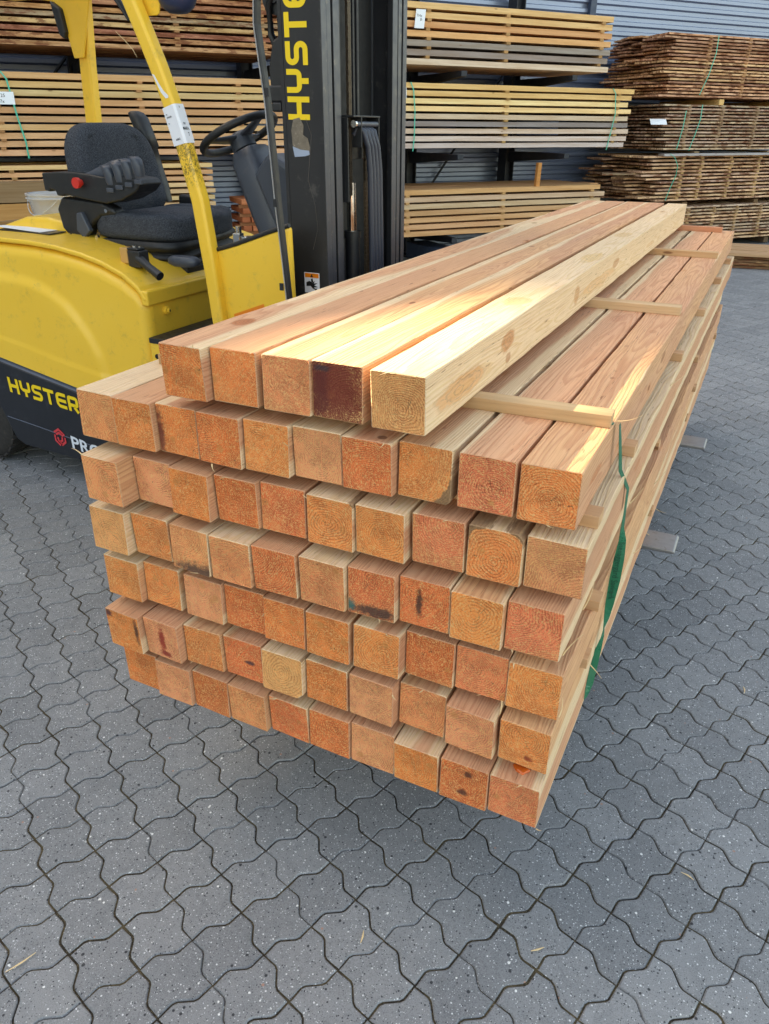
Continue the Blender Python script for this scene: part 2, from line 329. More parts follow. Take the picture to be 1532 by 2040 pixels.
# ------------------------------------------------------------------ mesh helpers
class MB:
    def __init__(s): s.v = []; s.f = []; s.m = []; s.sm = []
    def add(s, vs, fs, mi=0, smooth=False):
        o = len(s.v); s.v += [tuple(v) for v in vs]
        for f in fs: s.f.append(tuple(i+o for i in f)); s.m.append(mi); s.sm.append(smooth)
        return s
    def box(s, x0, x1, y0, y1, z0, z1, mi=0, T=None):
        vs = [Vector((x, y, z)) for z in (z0, z1) for y in (y0, y1) for x in (x0, x1)]
        if T: vs = [T @ v for v in vs]
        return s.add(vs, [(0, 2, 3, 1), (4, 5, 7, 6), (0, 1, 5, 4), (2, 6, 7, 3), (0, 4, 6, 2), (1, 3, 7, 5)], mi)
    def prism(s, pts, axis, a, b, mi=0):
        """pts: outline in the plane square to axis ('y': x,z ; 'x': y,z ; 'z': x,y) from a to b"""
        def mk(p, t): return {'y': (p[0], t, p[1]), 'x': (t, p[0], p[1]), 'z': (p[0], p[1], t)}[axis]
        n = len(pts); vs = [mk(p, a) for p in pts]+[mk(p, b) for p in pts]
        fs = [tuple(range(n)), tuple(range(2*n-1, n-1, -1))]+[(i, i+n, (i+1) % n+n, (i+1) % n) for i in range(n)]
        return s.add(vs, fs, mi)
    def loft(s, rings, mi=0, caps=True, smooth=True, closed=True):
        n = len(rings[0]); vs = [p for r in rings for p in r]; fs = []
        for i in range(len(rings)-1):
            for j in range(n if closed else n-1):
                fs.append((i*n+j, i*n+(j+1) % n, (i+1)*n+(j+1) % n, (i+1)*n+j))
        s.add(vs, fs, mi, smooth)
        if caps:
            s.add(rings[0], [tuple(range(n-1, -1, -1))], mi); s.add(rings[-1], [tuple(range(n))], mi)
        return s
    def tube(s, pts, r, seg=10, mi=0, flat=1.0, caps=True):
        pts = [Vector(p) for p in pts]; rings = []; up = Vector((0, 0, 1))
        rr = r if isinstance(r, (list, tuple)) else [r]*len(pts)
        for i, p in enumerate(pts):
            d = (pts[min(i+1, len(pts)-1)]-pts[max(i-1, 0)]).normalized()
            a = d.cross(up) if abs(d.z) < .98 else d.cross(Vector((0, 1, 0)))
            if i and a.dot(pa) < 0: a = -a
            a.normalize(); pa = a; b = d.cross(a)
            rings.append([p+a*math.cos(t)*rr[i]+b*math.sin(t)*rr[i]*flat for t in [2*math.pi*k/seg for k in range(seg)]])
        return s.loft(rings, mi, caps)
    def cyl(s, c, axis, r, h0, h1, seg=24, mi=0):
        ax = {'x': 0, 'y': 1, 'z': 2}[axis]; rings = []
        for h in (h0, h1):
            rg = []
            for k in range(seg):
                t = 2*math.pi*k/seg; v = [0, 0, 0]; o = [i for i in range(3) if i != ax]
                v[o[0]] = c[o[0]]+r*math.cos(t); v[o[1]] = c[o[1]]+r*math.sin(t); v[ax] = h; rg.append(tuple(v))
            rings.append(rg)
        return s.loft(rings, mi)
    def build(s, name, mats, parent=None, bevel=0., seg=2, weld=False, sub=0):
        me = bpy.data.meshes.new(name)
        off = parent.matrix_basis.translation.copy() if parent is not None else Vector((0, 0, 0))
        if parent is not None and parent.parent is not None: off += parent.parent.matrix_basis.translation
        me.from_pydata([Vector(v)-off for v in s.v], [], s.f)
        for mm in (mats if isinstance(mats, (list, tuple)) else [mats]): me.materials.append(MAT[mm] if isinstance(mm, str) else mm)
        me.polygons.foreach_set('material_index', s.m); me.polygons.foreach_set('use_smooth', s.sm); me.update()
        bm = bmesh.new(); bm.from_mesh(me)
        if weld: bmesh.ops.remove_doubles(bm, verts=bm.verts, dist=1e-5)
        bmesh.ops.recalc_face_normals(bm, faces=bm.faces); bm.to_mesh(me); bm.free()
        ob = bpy.data.objects.new(name, me); COL.objects.link(ob); ob.parent = parent
        if bevel:
            md = ob.modifiers.new('bevel', 'BEVEL'); md.width = bevel; md.segments = seg; md.limit_method = 'ANGLE'; md.angle_limit = math.radians(35); md.harden_normals = False
        if sub:
            md = ob.modifiers.new('sub', 'SUBSURF'); md.levels = sub; md.render_levels = sub
        return ob

def tag(o, label=None, cat=None, group=None, kind=None):
    if label: o['label'] = label
    if cat: o['category'] = cat
    if group: o['group'] = group
    if kind: o['kind'] = kind
    return o
def empty(name, loc, label, cat, group=None, rz=0.):
    o = bpy.data.objects.new(name, None); COL.objects.link(o); o.location = loc; o.rotation_euler = (0, 0, rz)
    o.empty_display_size = .1
    return tag(o, label, cat, group)
ORD = ['first', 'second', 'third', 'fourth', 'fifth', 'sixth', 'seventh', 'eighth', 'ninth', 'tenth', 'eleventh', 'twelfth', 'thirteenth', 'fourteenth', 'fifteenth', 'sixteenth', 'seventeenth', 'eighteenth', 'nineteenth', 'twentieth']

def text_mb(s, size, bold=False):
    cu = bpy.data.curves.new('t', 'FONT'); cu.body = s; cu.size = size; cu.extrude = 0.0; cu.resolution_u = 3
    if bold: cu.offset = size*.02
    ob = bpy.data.objects.new('t', cu); COL.objects.link(ob)
    bpy.context.view_layer.update()
    me = bpy.data.meshes.new_from_object(ob.evaluated_get(bpy.context.evaluated_depsgraph_get()))
    V = [v.co.copy() for v in me.vertices]; F = [tuple(p.vertices) for p in me.polygons]
    bpy.data.objects.remove(ob); bpy.data.curves.remove(cu); bpy.data.meshes.remove(me)
    return V, F
def place2d(V, o, ex, ey):
    o = Vector(o); ex = Vector(ex); ey = Vector(ey)
    return [o+ex*v[0]+ey*v[1] for v in V]

# squarish lettering drawn as pen strokes; returns list of quads in unit cells (height 1)
def stroke(path, wd, rnd_=.0, seg=5):
    P = [Vector((a, b)) for a, b in path]; Q = [P[0]]
    for i in range(1, len(P)-1):
        a = (P[i-1]-P[i]); b = (P[i+1]-P[i]); r = min(rnd_, a.length*.5, b.length*.5)
        if r <= 0: Q.append(P[i]); continue
        an, bn = a.normalized(), b.normalized(); p0 = P[i]+an*r; cen = p0+bn*r
        for k in range(seg+1):
            t = math.pi/2*k/seg; Q.append(cen-bn*r*math.cos(t)-an*r*math.sin(t))
    Q.append(P[-1]); Q = [q for i, q in enumerate(Q) if i == 0 or (q-Q[i-1]).length > 1e-4]; L = []; R_ = []
    for i, q in enumerate(Q):
        if i == 0: d = (Q[1]-q).normalized(); nn = Vector((-d.y, d.x)); k = 1
        elif i == len(Q)-1: d = (q-Q[i-1]).normalized(); nn = Vector((-d.y, d.x)); k = 1
        else:
            d0 = (q-Q[i-1]).normalized(); d1 = (Q[i+1]-q).normalized(); n0 = Vector((-d0.y, d0.x)); n1 = Vector((-d1.y, d1.x)); nn = (n0+n1).normalized(); k = 1/max(.3, nn.dot(n0))
        L.append(q+nn*wd/2*k); R_.append(q-nn*wd/2*k)
    n = len(Q); V = [tuple(v)+(0,) for v in L+R_]; F = [(i, i+1, i+1+n, i+n) for i in range(n-1)]
    return V, F
GL = {'H': ([[(0.11, 0), (.11, 1)], [(.79, 0), (.79, 1)], [(.221, .48), (.679, .48)]], .9, 0),
      'Y': ([[(.11, 1), (.11, .42), (.79, .42), (.79, 1)], [(.45, 0), (.45, .308)]], .9, .16),
      'S': ([[(.88, .89), (.11, .89), (.11, .5), (.77, .5), (.77, .11), (0, .11)]], .88, .22),
      'T': ([[(0, .89), (.9, .89)], [(.45, 0), (.45, .778)]], .9, 0),
      'E': ([[(.85, .89), (.11, .89), (.11, .11), (.85, .11)], [(.222, .5), (.85, .5)]], .85, .22),
      'R': ([[(.11, 0), (.11, .89), (.76, .89), (.76, .42), (.222, .42)], [(.5, .308), (.78, 0)]], .88, .1)}
def lettering(word, gap=.14):
    V = []; F = []; x = 0
    for ch in word:
        st, wdt, rd = GL[ch]
        for p in st:
            v, f = stroke(p, .22, rd); o = len(V); V += [(a[0]+x, a[1], 0) for a in v]; F += [tuple(i+o for i in q) for q in f]
        x += wdt+gap
    return V, F, x-gap
# ================================================================== SETTING
def ground():
    # interlocking pavers: square lattice turned -29.8 deg, every side a zigzag of three strokes
    a = .1122; th = math.radians(-29.8); U = Vector((math.cos(th), math.sin(th)))*a; V_ = Vector((-math.sin(th), math.cos(th)))*a; O = Vector((.148, -.366))
    rr = random.Random(3)
    base_z = [(0, 0), (1/3, .095), (2/3, -.08), (1, 0)]
    zz = [(0, 0)]
    for q in (1, 2):
        p, a_, b_ = base_z[q], base_z[q-1], base_z[q+1]
        for f in (.28, .12): zz.append((p[0]+(a_[0]-p[0])*f, p[1]+(a_[1]-p[1])*f+(p[1] > 0)*0))
        for f in (.12, .28): zz.append((p[0]+(b_[0]-p[0])*f, p[1]+(b_[1]-p[1])*f))
    zz = [(t, d*1.06) for t, d in zz]; NZ = len(zz); zr = [(1, 0)]+[(t, d) for t, d in zz[:0:-1]]
    V = []; F = []; S = []; tones = []
    x0, x1, y0, y1 = -3.3, 2.9, -1.5, 10.8
    n = 150; h = lambda *k: random.Random(hs(k)).random()
    def inside(c): return x0 < c.x < x1 and y0 < c.y < y1
    for i in range(-75, 110):
        for j in range(-60, 130):
            c = O+U*(i+.5)+V_*(j+.5)
            if not inside(c): continue
            bi, bj = i//2, j//2; vert = h(bi, bj, 5) < .30
            pid = (bi, j, 'u') if not vert else (i, bj, 'v')
            # which sides are true joints; the other is the shallow mid groove
            left = (not vert and i % 2 == 0) or vert; right = (not vert and i % 2 == 1) or vert
            bot = (vert and j % 2 == 0) or not vert; top = (vert and j % 2 == 1) or not vert
            hr = random.Random(hs(pid)); tone = hr.random(); tl = [(hr.random()-.5)*.0016, (hr.random()-.5)*.0016, (hr.random()-.5)*.0012]
            def ring(k):
                # k 0 outer low, 1 outer rim, 2 inner top
                off = {True: [.0018, .0021, .0050], False: [.0004, .0008, .0036]}
                oL, oR, oB, oT = [off[t][k]/a for t in (left, right, bot, top)]
                pts = []
                # bottom side u from 0..1 at v=0
                for q, (t, d) in enumerate(zz):   # bottom: offset +v by oB
                    pts.append((t+(oL if q == 0 else 0), d+oB))
                for q, (t, d) in enumerate(zz):   # right: along v, shape mirrored (-d)
                    pts.append((1-d-oR, t+(oB if q == 0 else 0)))
                for q, (t, d) in enumerate(zr):
                    pts.append((t-(oR if q == 0 else 0), 1+d-oT))
                for q, (t, d) in enumerate(zr):
                    pts.append((-d+oL, t-(oT if q == 0 else 0)))
                return pts
            zs = [-.014, -.0026, 0.]
            if not (left and right and bot and top): pass
            base = len(V)
            for k in range(3):
                for q, (u, v) in enumerate(ring(k)):
                    p = O+U*(i+u)+V_*(j+v)
                    side = q//NZ
                    real = (bot, right, top, left)[side]
                    z = zs[k]
                    if not real: z = {0: -.014, 1: -.0038, 2: 0.}[k]
                    du, dv = i+u-(bi*2+1), j+v-(bj*2+1)
                    z += tl[0]+tl[1]*(du)+tl[2]*(dv) - .0008
                    V.append((p.x, p.y, z))
            for k in range(2):
                for q in range(4*NZ):
                    m4 = 4*NZ; F.append((base+k*m4+q, base+k*m4+(q+1) % m4, base+(k+1)*m4+(q+1) % m4, base+(k+1)*m4+q)); tones.append(tone)
            F.append(tuple(base+8*NZ+q for q in range(4*NZ))); tones.append(tone)
    me = bpy.data.meshes.new('paving'); me.from_pydata(V, [], F); me.materials.append(MAT['paver'])
    at = me.attributes.new('tone', 'FLOAT', 'FACE'); at.data.foreach_set('value', tones); me.update()
    ob = bpy.data.objects.new('paving', me); COL.objects.link(ob); ob['kind'] = 'structure'
    # joint filling (sand, dirt, a little moss) and the yard beyond the modelled pavers
    nx, ny = 60, 110; mb = MB(); vs = []; rj = random.Random(5)
    for b in range(ny+1):
        for a_ in range(nx+1):
            vs.append((x0-.1+(x1-x0+.2)*a_/nx, y0-.1+(y1-y0+.2)*b/ny, -.0050+rj.uniform(-.0020, .0020)))
    mb.add(vs, [(b*(nx+1)+a_, b*(nx+1)+a_+1, (b+1)*(nx+1)+a_+1, (b+1)*(nx+1)+a_) for b in range(ny) for a_ in range(nx)], 0, True)
    mb.build('joint_sand', 'joint')['kind'] = 'structure'
    mb = MB(); mb.add([(-90, -90, -.016), (90, -90, -.016), (90, 120, -.016), (-90, 120, -.016)], [(0, 1, 2, 3)])
    mb.build('ground', 'paver')['kind'] = 'structure'
ground()

W = Vector((.6225, .7826, 0)); NN = Vector((.7826, -.6225, 0)); P0 = Vector((.46, 11.559, 0)); RZ = math.atan2(.7826, .6225)
def pp(t, d, z): return P0+W*t-NN*d+Vector((0, 0, z))
TW = Matrix(((W.x, -NN.x, 0, P0.x), (W.y, -NN.y, 0, P0.y), (0, 0, 1, 0), (0, 0, 0, 1)))    # local (t, d, z) -> world

def shed():
    root = empty('storage_shed', pp(-3, 1.5, 0), 'long shed clad in blue-grey horizontally corrugated steel behind the timber racks', 'building')
    mb = MB(); prof = []; z = 0.; k = 0
    pitch = .118
    while z < 6.4:
        prof += [(z, 0.), (z+pitch*.34, 0.), (z+pitch*.46, .036), (z+pitch*.84, .036)]; z += pitch
    ts = [-16+4*i for i in range(8)]
    V = []; n = len(prof)
    for t in ts:
        for (zz, dd) in prof: V.append(TW @ Vector((t, 1.5+dd, zz)))
    F = [(i*n+j, i*n+j+1, (i+1)*n+j+1, (i+1)*n+j) for i in range(len(ts)-1) for j in range(n-1)]
    mb.add(V, F); mb.build('cladding', 'corr', root)
    mb = MB(); mb.box(-16, 12, 1.56, 9, 0, 6.3, T=TW); mb.build('wall', 'wallgrey', root)
    mb = MB(); mb.box(-16.3, 12.3, 1.45, 9.3, 6.4, 6.6, T=TW); mb.build('roof', 'roofsheet', root)
    mb = MB(); mb.box(-1.78, -1.68, 1.44, 1.51, 2.45, 6.4, T=TW); mb.build('seam_cover', 'bluegrey', root, bevel=.004)
    return root
shed()

def offframe_sun_blocker():
    """added unseen sheet left of view; blocks the sun, its cut-out shapes the lit patch"""
    X = -14.; k = (X*-1)
    def m(x, y): s_ = x+14.; return (y+s_*.04/1.85, 1.176+s_/1.85)
    hole = [m(*q) for q in [(.345, -.25), (.70, -.25), (.70, 1.22), (.665, 1.10), (.60, .70), (.365, .20)]]  # cut-out shaped so the sun patch lands on the top beams
    outer = [(-26, 0), (9.0, 0), (9.0, 14.5), (-26, 14.5)]
    polys = [[Vector((a, b, 0)) for a, b in outer], [Vector((a, b, 0)) for a, b in hole]]
    tri = geometry.tessellate_polygon(polys); pts = outer+hole; n = len(pts)
    V = [(X, a, b) for a, b in pts]+[(X-.06, a, b) for a, b in pts]
    F = [tuple(t) for t in tri]+[tuple(i+n for i in reversed(t)) for t in tri]
    no = len(outer)
    F += [(i, (i+1) % no, (i+1) % no+n, i+n) for i in range(no)]+[(no+i, no+(i+1) % 6, no+(i+1) % 6+n, no+i+n) for i in range(6)]
    root = empty('added_sun_blocker', (X, -8, 0), 'added unseen grey sheet left of view, its cut-out shaping the sun patch', 'building')
    mb = MB(); mb.add(V, F); mb.build('blocker_sheet', 'wallgrey', root)
offframe_sun_blocker()

# ================================================================== THE BIG STACK OF SQUARE TIMBERS
H = .1; GAP = .0234; Z1 = 1.053      # top of the first full layer
ROWS = [
[(0.1826, -0.0062), (0.2829, 0.0116), (0.3912, 0.0156), (0.489, 0.0220), (0.6035, 0.0192)],
[(-0.0565, -0.0054), (0.0438, -0.0092), (0.1441, 0.0026), (0.2444, -0.001), (0.3447, 0.0082), (0.445, 0.0213), (0.5453, 0.0187), (0.6456, 0.0382), (0.7533, 0.0408), (0.8574, 0.0444)],
[(-0.0322, -0.0436), (0.0681, -0.0014), (0.1685, -0.0146), (0.2688, 0.003), (0.3691, 0.0135), (0.4733, 0.0082), (0.5736, 0.013), (0.6776, 0.0309), (0.7806, 0.0325), (0.8819, 0.0409)],
[(-0.0481, -0.0359), (0.0522, -0.0166), (0.1594, -0.0247), (0.2597, -0.0238), (0.36, -0.0164), (0.4634, -0.0116), (0.5637, -0.002), (0.664, 0.0128), (0.7643, 0.0081), (0.8646, 0.0234)],
[(-0.0431, -0.0274), (0.0572, -0.0128), (0.1697, -0.0138), (0.27, -0.0048), (0.3703, -0.01), (0.4706, -0.0119), (0.5762, -0.0069), (0.6765, 0.0183), (0.7769, 0.0237), (0.8772, 0.0191)],
[(-0.0382, -0.0559), (0.0621, -0.0439), (0.1627, -0.0251), (0.263, -0.017), (0.3633, -0.0221), (0.4636, -0.009), (0.5656, -0.0095), (0.6669, 0.0126), (0.7712, -0.0036), (0.8743, 0.007)],
[(-0.0313, -0.0299), (0.069, -0.0372), (0.1693, -0.0289), (0.2696, -0.0293), (0.3699, -0.0181), (0.4702, -0.0167), (0.5705, -0.0123), (0.6708, -0.0196), (0.7711, -0.0174), (0.8714, -0.0124)]]
EC = {'o': (252, 136, 66), 'r': (246, 122, 68), 'g': (252, 144, 76), 'p': (252, 158, 112), 'd': (238, 118, 58), 't': (252, 154, 98), 'y': (254, 174, 108), 'P': (250, 134, 90), 'k': (150, 66, 40)}
DESC = {'o': 'orange-brown', 'r': 'reddish orange', 'g': 'golden brown', 'p': 'pale pinkish', 'd': 'dark rusty brown', 't': 'tan', 'y': 'pale yellow', 'P': 'salmon red', 'k': 'dark'}
# per beam: colour, pith x, pith z, ring width mm, sapwood radius mm, note
B = [
 [('o', -.02, -.03, 3.2, 90, ''), ('o', .09, .10, 3.5, 160, ''), ('t', .02, .01, 3.2, 66, 'with a bright sunlit top'), ('k', .02, -.02, 4.2, 90, 'with a dark wet resin stain'), ('y', .012, -.018, 4.6, 56, 'standing apart with a sunlit top')],
 [('t', .05, -.06, 4.0, 90, ''), ('o', .03, .02, 3.6, 90, ''), ('o', .045, -.01, 4.2, 90, 'with a dark resin streak on its left edge'), ('d', -.035, .02, 4.4, 90, ''), ('g', -.01, .02, 4.2, 80, ''), ('p', .005, -.02, 3.6, 70, ''), ('r', .01, -.02, 4.0, 85, ''), ('g', -.04, .02, 4.2, 70, 'with a barky right corner'), ('P', .015, -.01, 4.3, 85, 'with fine round rings'), ('g', .0, -.01, 4.5, 86, 'with coarse torn grain')],
 [('t', .025, -.005, 6.2, 64, 'with bold pale rings'), ('p', .02, .02, 4.4, 90, ''), ('o', -.01, .02, 3.6, 95, ''), ('d', .015, .0, 4.0, 90, 'with a pale knot'), ('r', .05, .05, 5.2, 110, 'with arched rings'), ('g', -.002, -.005, 5.0, 52, 'with a dark barky corner'), ('g', .01, -.005, 4.6, 52, 'with a small dark slit at the top'), ('P', .02, .04, 5.0, 62, 'strongly red'), ('g', -.002, -.01, 6.0, 46, 'with bold round rings and barky corners'), ('p', .06, -.06, 4.2, 90, '')],
 [('y', .0, .0, 4.6, 60, ''), ('g', .005, .0, 4.4, 60, ''), ('t', -.03, .04, 3.8, 60, 'with a grey-black stain at the bottom'), ('t', -.005, -.03, 4.6, 66, ''), ('r', -.05, .05, 4.6, 120, 'with slanting saw marks'), ('t', .0, -.03, 3.8, 58, ''), ('r', .0, .03, 4.6, 62, 'with a black stain along the bottom'), ('r', -.02, .02, 4.4, 80, 'with a dark crack'), ('g', .0, .005, 6.0, 56, 'with bold round rings'), ('P', -.03, .03, 4.6, 85, '')],
 [('g', .01, -.02, 4.8, 70, ''), ('g', -.005, .01, 4.8, 64, ''), ('p', -.02, .03, 4.0, 90, 'with slanting saw marks'), ('d', .005, .01, 4.4, 80, 'with two pale knots'), ('o', .01, -.01, 4.2, 90, ''), ('o', .0, -.01, 4.4, 80, 'with a small curved crack'), ('g', .015, .0, 5.2, 56, ''), ('d', -.01, .03, 4.2, 80, ''), ('P', -.01, .0, 4.2, 85, ''), ('g', .02, .015, 4.6, 80, '')],
 [('o', -.02, .03, 3.4, 90, 'with scattered dark spots'), ('p', -.01, .0, 4.2, 80, 'with a red resin run'), ('g', .01, .0, 4.4, 70, ''), ('r', .02, -.02, 3.8, 90, 'with a small star crack'), ('y', -.005, .005, 6.4, 50, 'with bold rings and a grey barky corner'), ('o', .0, -.01, 4.4, 70, 'with a knot running to the edge'), ('p', .02, .02, 3.6, 90, ''), ('t', -.01, .0, 4.8, 70, 'with rough wavy rings'), ('p', -.01, .01, 4.4, 66, ''), ('g', .0, .02, 4.8, 62, 'dripping amber resin')],
 [('o', .0, .0, 3.2, 90, ''), ('p', .02, -.01, 3.6, 90, ''), ('d', .03, .0, 4.2, 90, ''), ('t', .03, .0, 4.2, 90, ''), ('r', -.02, -.02, 3.8, 90, ''), ('d', .02, .0, 4.6, 80, ''), ('p', -.03, .01, 4.0, 90, ''), ('o', .0, -.01, 4.2, 64, ''), ('d', -.01, .01, 4.4, 90, ''), ('P', .0, .0, 4.6, 64, '')]]
STAIN = {
 (0, 3): [(-.004, .012, .052, .052, (128, 44, 28), True), (-.035, .0, .02, .06, (104, 34, 28), True), (-.03, .038, .016, .006, (66, 50, 56), True)],
 (1, 2): [(-.044, -.01, .010, .05, (100, 26, 26), True)],
 (3, 2): [(.02, -.05, .06, .025, (58, 48, 46), False)],
 (3, 6): [(.01, -.036, .055, .013, (26, 30, 34), False), (-.045, -.03, .012, .012, (24, 108, 104), False)],
 (3, 7): [(-.01, .0, .006, .03, (54, 36, 30), False)],
 (5, 0): [(-.04, .04, .012, .01, (64, 30, 52), False), (.04, .01, .006, .03, (60, 38, 30), False)],
 (5, 1): [(.0, .0, .010, .035, (168, 26, 14), True), (.005, -.035, .018, .008, (150, 24, 16), True)],
 (5, 3): [(.015, -.005, .014, .006, (58, 46, 58), False)],
 (5, 9): [(.01, -.026, .008, .007, (150, 40, 10), True)],
 (6, 8): [(.01, .03, .01, .008, (76, 34, 22), False), (.0, -.02, .012, .008, (70, 30, 20), False)],
}
MARKS = {
 (0, 4): [('x', .16, -.012, .13, .022, (214, 150, 92), .8), ('x', .42, .012, .045, .022, (196, 120, 62), .85), ('x', .43, -.025, .02, .012, (170, 96, 48), .7), ('x', 1.02, .0, .03, .03, (206, 138, 80), .7), ('x', 1.55, .01, .05, .014, (190, 124, 70), .7), ('x', 1.3, -.01, .22, .02, (224, 164, 104), .6), ('z', .62, .0, .05, .03, (214, 158, 90), .6), ('z', 1.35, .01, .10, .03, (222, 176, 110), .7), ('z', 1.95, -.01, .08, .03, (214, 164, 100), .6)],
 (0, 0): [('z', .20, -.004, .032, .020, (176, 96, 52), .9), ('z', 2.2, .01, .02, .012, (150, 84, 46), .8)],
 (1, 9): [('z', .98, .004, .022, .010, (190, 124, 82), .6), ('z', .52, -.01, .010, .005, (150, 90, 60), .7), ('z', .80, -.03, .012, .006, (180, 120, 84), .6), ('x', .12, .0, .05, .010, (206, 124, 80), .7), ('x', .9, .01, .04, .012, (160, 98, 62), .8)],
 (1, 8): [('z', 1.1, .0, .05, .02, (196, 130, 96), .6)],
 (0, 2): [('z', .5, .01, .012, .006, (120, 70, 44), .9), ('z', 1.5, -.01, .016, .01, (150, 90, 54), .8)],
 (1, 6): [('z', .02, .02, .008, .009, (90, 50, 34), .9)],
 (2, 9): [('x', .5, .0, .04, .012, (206, 130, 84), .7)],
 (3, 9): [('x', .4, .01, .05, .010, (214, 136, 88), .7)],
}
NTH_ROW = ['loose top row', 'first full layer', 'second full layer', 'third full layer', 'fourth full layer', 'fifth full layer', 'bottom layer']
LB = 3.43
def beam_mesh(seed, wane):
    r = random.Random(seed); n = 44; hw = .0486; hh = .0499; rings = []
    c = .0012
    bow = r.uniform(-.0022, .0022)
    js = [[r.uniform(-.0011, .0011) for _ in range(8)] for _ in range(n+1)]
    for i in range(n+1):
        y = LB*i/n; cc = [c*(1+r.random()*.8) for _ in range(4)]
        if wane >= 0: cc[wane] = max(.0018, .011*(.6+.5*math.sin(y*3.1+seed))) if y < 2.2 else .003
        ox = bow*math.sin(math.pi*y/LB)
        j = js[i]
        x0, x1, z0, z1 = -hw+j[0]+ox, hw+j[1]+ox, -hh, hh
        rings.append([(x0+cc[0], y, z0), (x1-cc[1], y, z0), (x1, y, z0+cc[1]), (x1, y, z1-cc[2]), (x1-cc[2], y, z1), (x0+cc[3], y, z1), (x0, y, z1-cc[3]), (x0, y, z0+cc[0])])
    # cut ends are never quite square
    sx, sz = r.uniform(-.03, .03), r.uniform(-.045, .045)
    rings[0] = [(x, y+x*sx+z*sz+r.uniform(-.0008, .0008), z) for x, y, z in rings[0]]
    r0 = rings[0]; cx0 = sum(p[0] for p in r0)/8
    cut = [(cx0+(x-cx0)*.972+r.uniform(-.0003, .0003), y-.0012, z*.972+r.uniform(-.0003, .0003)) for x, y, z in r0]
    rings.insert(0, cut); n += 1
    V = [p for rg in rings for p in rg]; F = []; MI = []
    for i in range(n):
        for k in range(8): F.append((i*8+k, i*8+(k+1) % 8, (i+1)*8+(k+1) % 8, (i+1)*8+k)); MI.append(0)
    F.append(tuple(range(7, -1, -1))); MI.append(1); F.append(tuple(n*8+k for k in range(8))); MI.append(1)
    me = bpy.data.meshes.new('timber_beam'); me.from_pydata(V, [], F); me.materials.append(MAT['side']); me.materials.append(MAT['end'])
    me.polygons.foreach_set('material_index', MI)
    bm = bmesh.new(); bm.from_mesh(me); bmesh.ops.recalc_face_normals(bm, faces=bm.faces); bm.to_mesh(me); bm.free()
    return me
BE = {}
for r_, row in enumerate(ROWS):
    ztop = Z1-(r_-1)*(H+GAP)
    for i, (x, y) in enumerate(row):
        cl, px, pz, rw, sr, note = B[r_][i]
        rg = random.Random(r_*31+i)
        wane = {'with a barky right corner': 1, 'with a dark barky corner': 2, 'with bold round rings and barky corners': 2, 'with bold rings and a grey barky corner': 1}.get(note, -1)
        me = beam_mesh(r_*100+i, wane)
        if (r_, i) in MARKS: me.materials[0] = wood_side('marked_timber_side', MARKS[(r_, i)])
        if (r_, i) in STAIN: me.materials[1] = wood_end('stained_timber_end', STAIN[(r_, i)])
        ob = bpy.data.objects.new('timber_beam', me); COL.objects.link(ob); ob.location = (x, y, ztop-.05)
        if r_ == 0 and i == 4: ob.rotation_euler = (0, 0, .0)
        pale = cl in 'y'; bark = note and 'bark' in note
        ob['pith'] = [px, pz, rw/1000*.92]
        ob['look'] = [sr/1000*(.95 if not pale else .4), {'p': 1., 'P': 1., 'r': .9, 'o': .7, 'd': .8, 't': .25, 'g': .35, 'y': .0, 'k': .1}[cl]*rg.uniform(.7, 1.), .8 if (r_, i) in ((0, 4), (1, 9), (1, 7), (0, 0), (3, 9)) else rg.uniform(.1, .6)]
        ob['bark'] = (sr/1000+(.024 if (r_, i) == (1, 7) else .016)) if bark else 9.
        e = lin(EC[cl]); k = rg.uniform(.9, 1.08); ob.color = (min(1, e[0]*k), min(1, e[1]*k*rg.uniform(.94, 1.05)), min(1, e[2]*k), 1)
        pos = '%s from the left in the %s' % (ORD[i], NTH_ROW[r_])
        tag(ob, ('%s beam %s, %s' % (DESC[cl], note, pos) if note else '%s square beam, %s' % (DESC[cl], pos)).replace('  ', ' '), 'timber beam', 'square timber beams stacked on the forks')
        BE[(r_, i)] = ob
# extra pieces that belong to single beams
def curl(parent, p, d, ln, seed):
    r = random.Random(seed); p = Vector(p); d = Vector(d).normalized(); pts = []; side = Vector((r.uniform(-1, 1), r.uniform(-1, 1), r.uniform(-.4, 1))).normalized()
    for k in range(7):
        t = k/6; pts.append(p+d*ln*t+side*ln*.35*t*t)
    mb = MB(); mb.tube(pts, [.0016*(1-.85*k/6)+.0002 for k in range(7)], 5, 0, .4); mb.build('splinter', 'splinter', parent)
for (r_, i, yy, dz, d, ln, sd) in [(3, 9, .17, -.045, (.3, .6, .5), .05, 1), (3, 9, .02, -.048, (.25, .55, .6), .045, 2), (4, 9, -.0, -.04, (.2, .5, .7), .04, 3), (2, 9, .52, -.045, (.25, .8, .4), .06, 4), (3, 9, .66, -.04, (.3, .9, .2), .05, 5),
        (2, 9, .95, .048, (.4, .8, .3), .05, 6), (5, 9, .35, -.045, (.6, -.3, -.2), .045, 7), (6, 9, .0, -.05, (.5, -.4, .3), .02, 8), (6, 9, 1.3, -.05, (.7, .2, -.4), .05, 9), (6, 9, 1.5, -.05, (.8, .1, -.5), .04, 10), (1, 9, .26, .0495, (.95, -.15, .12), .05, 11), (4, 9, 1.1, -.045, (.5, .8, .3), .05, 12), (3, 9, .6, .045, (.4, .8, .5), .06, 13), (5, 9, .9, -.048, (.5, .7, .1), .05, 14)]:
    b = BE[(r_, i)]; curl(b, b.location+Vector((.0495, yy, dz)), d, ln, sd)
rf = random.Random(77)
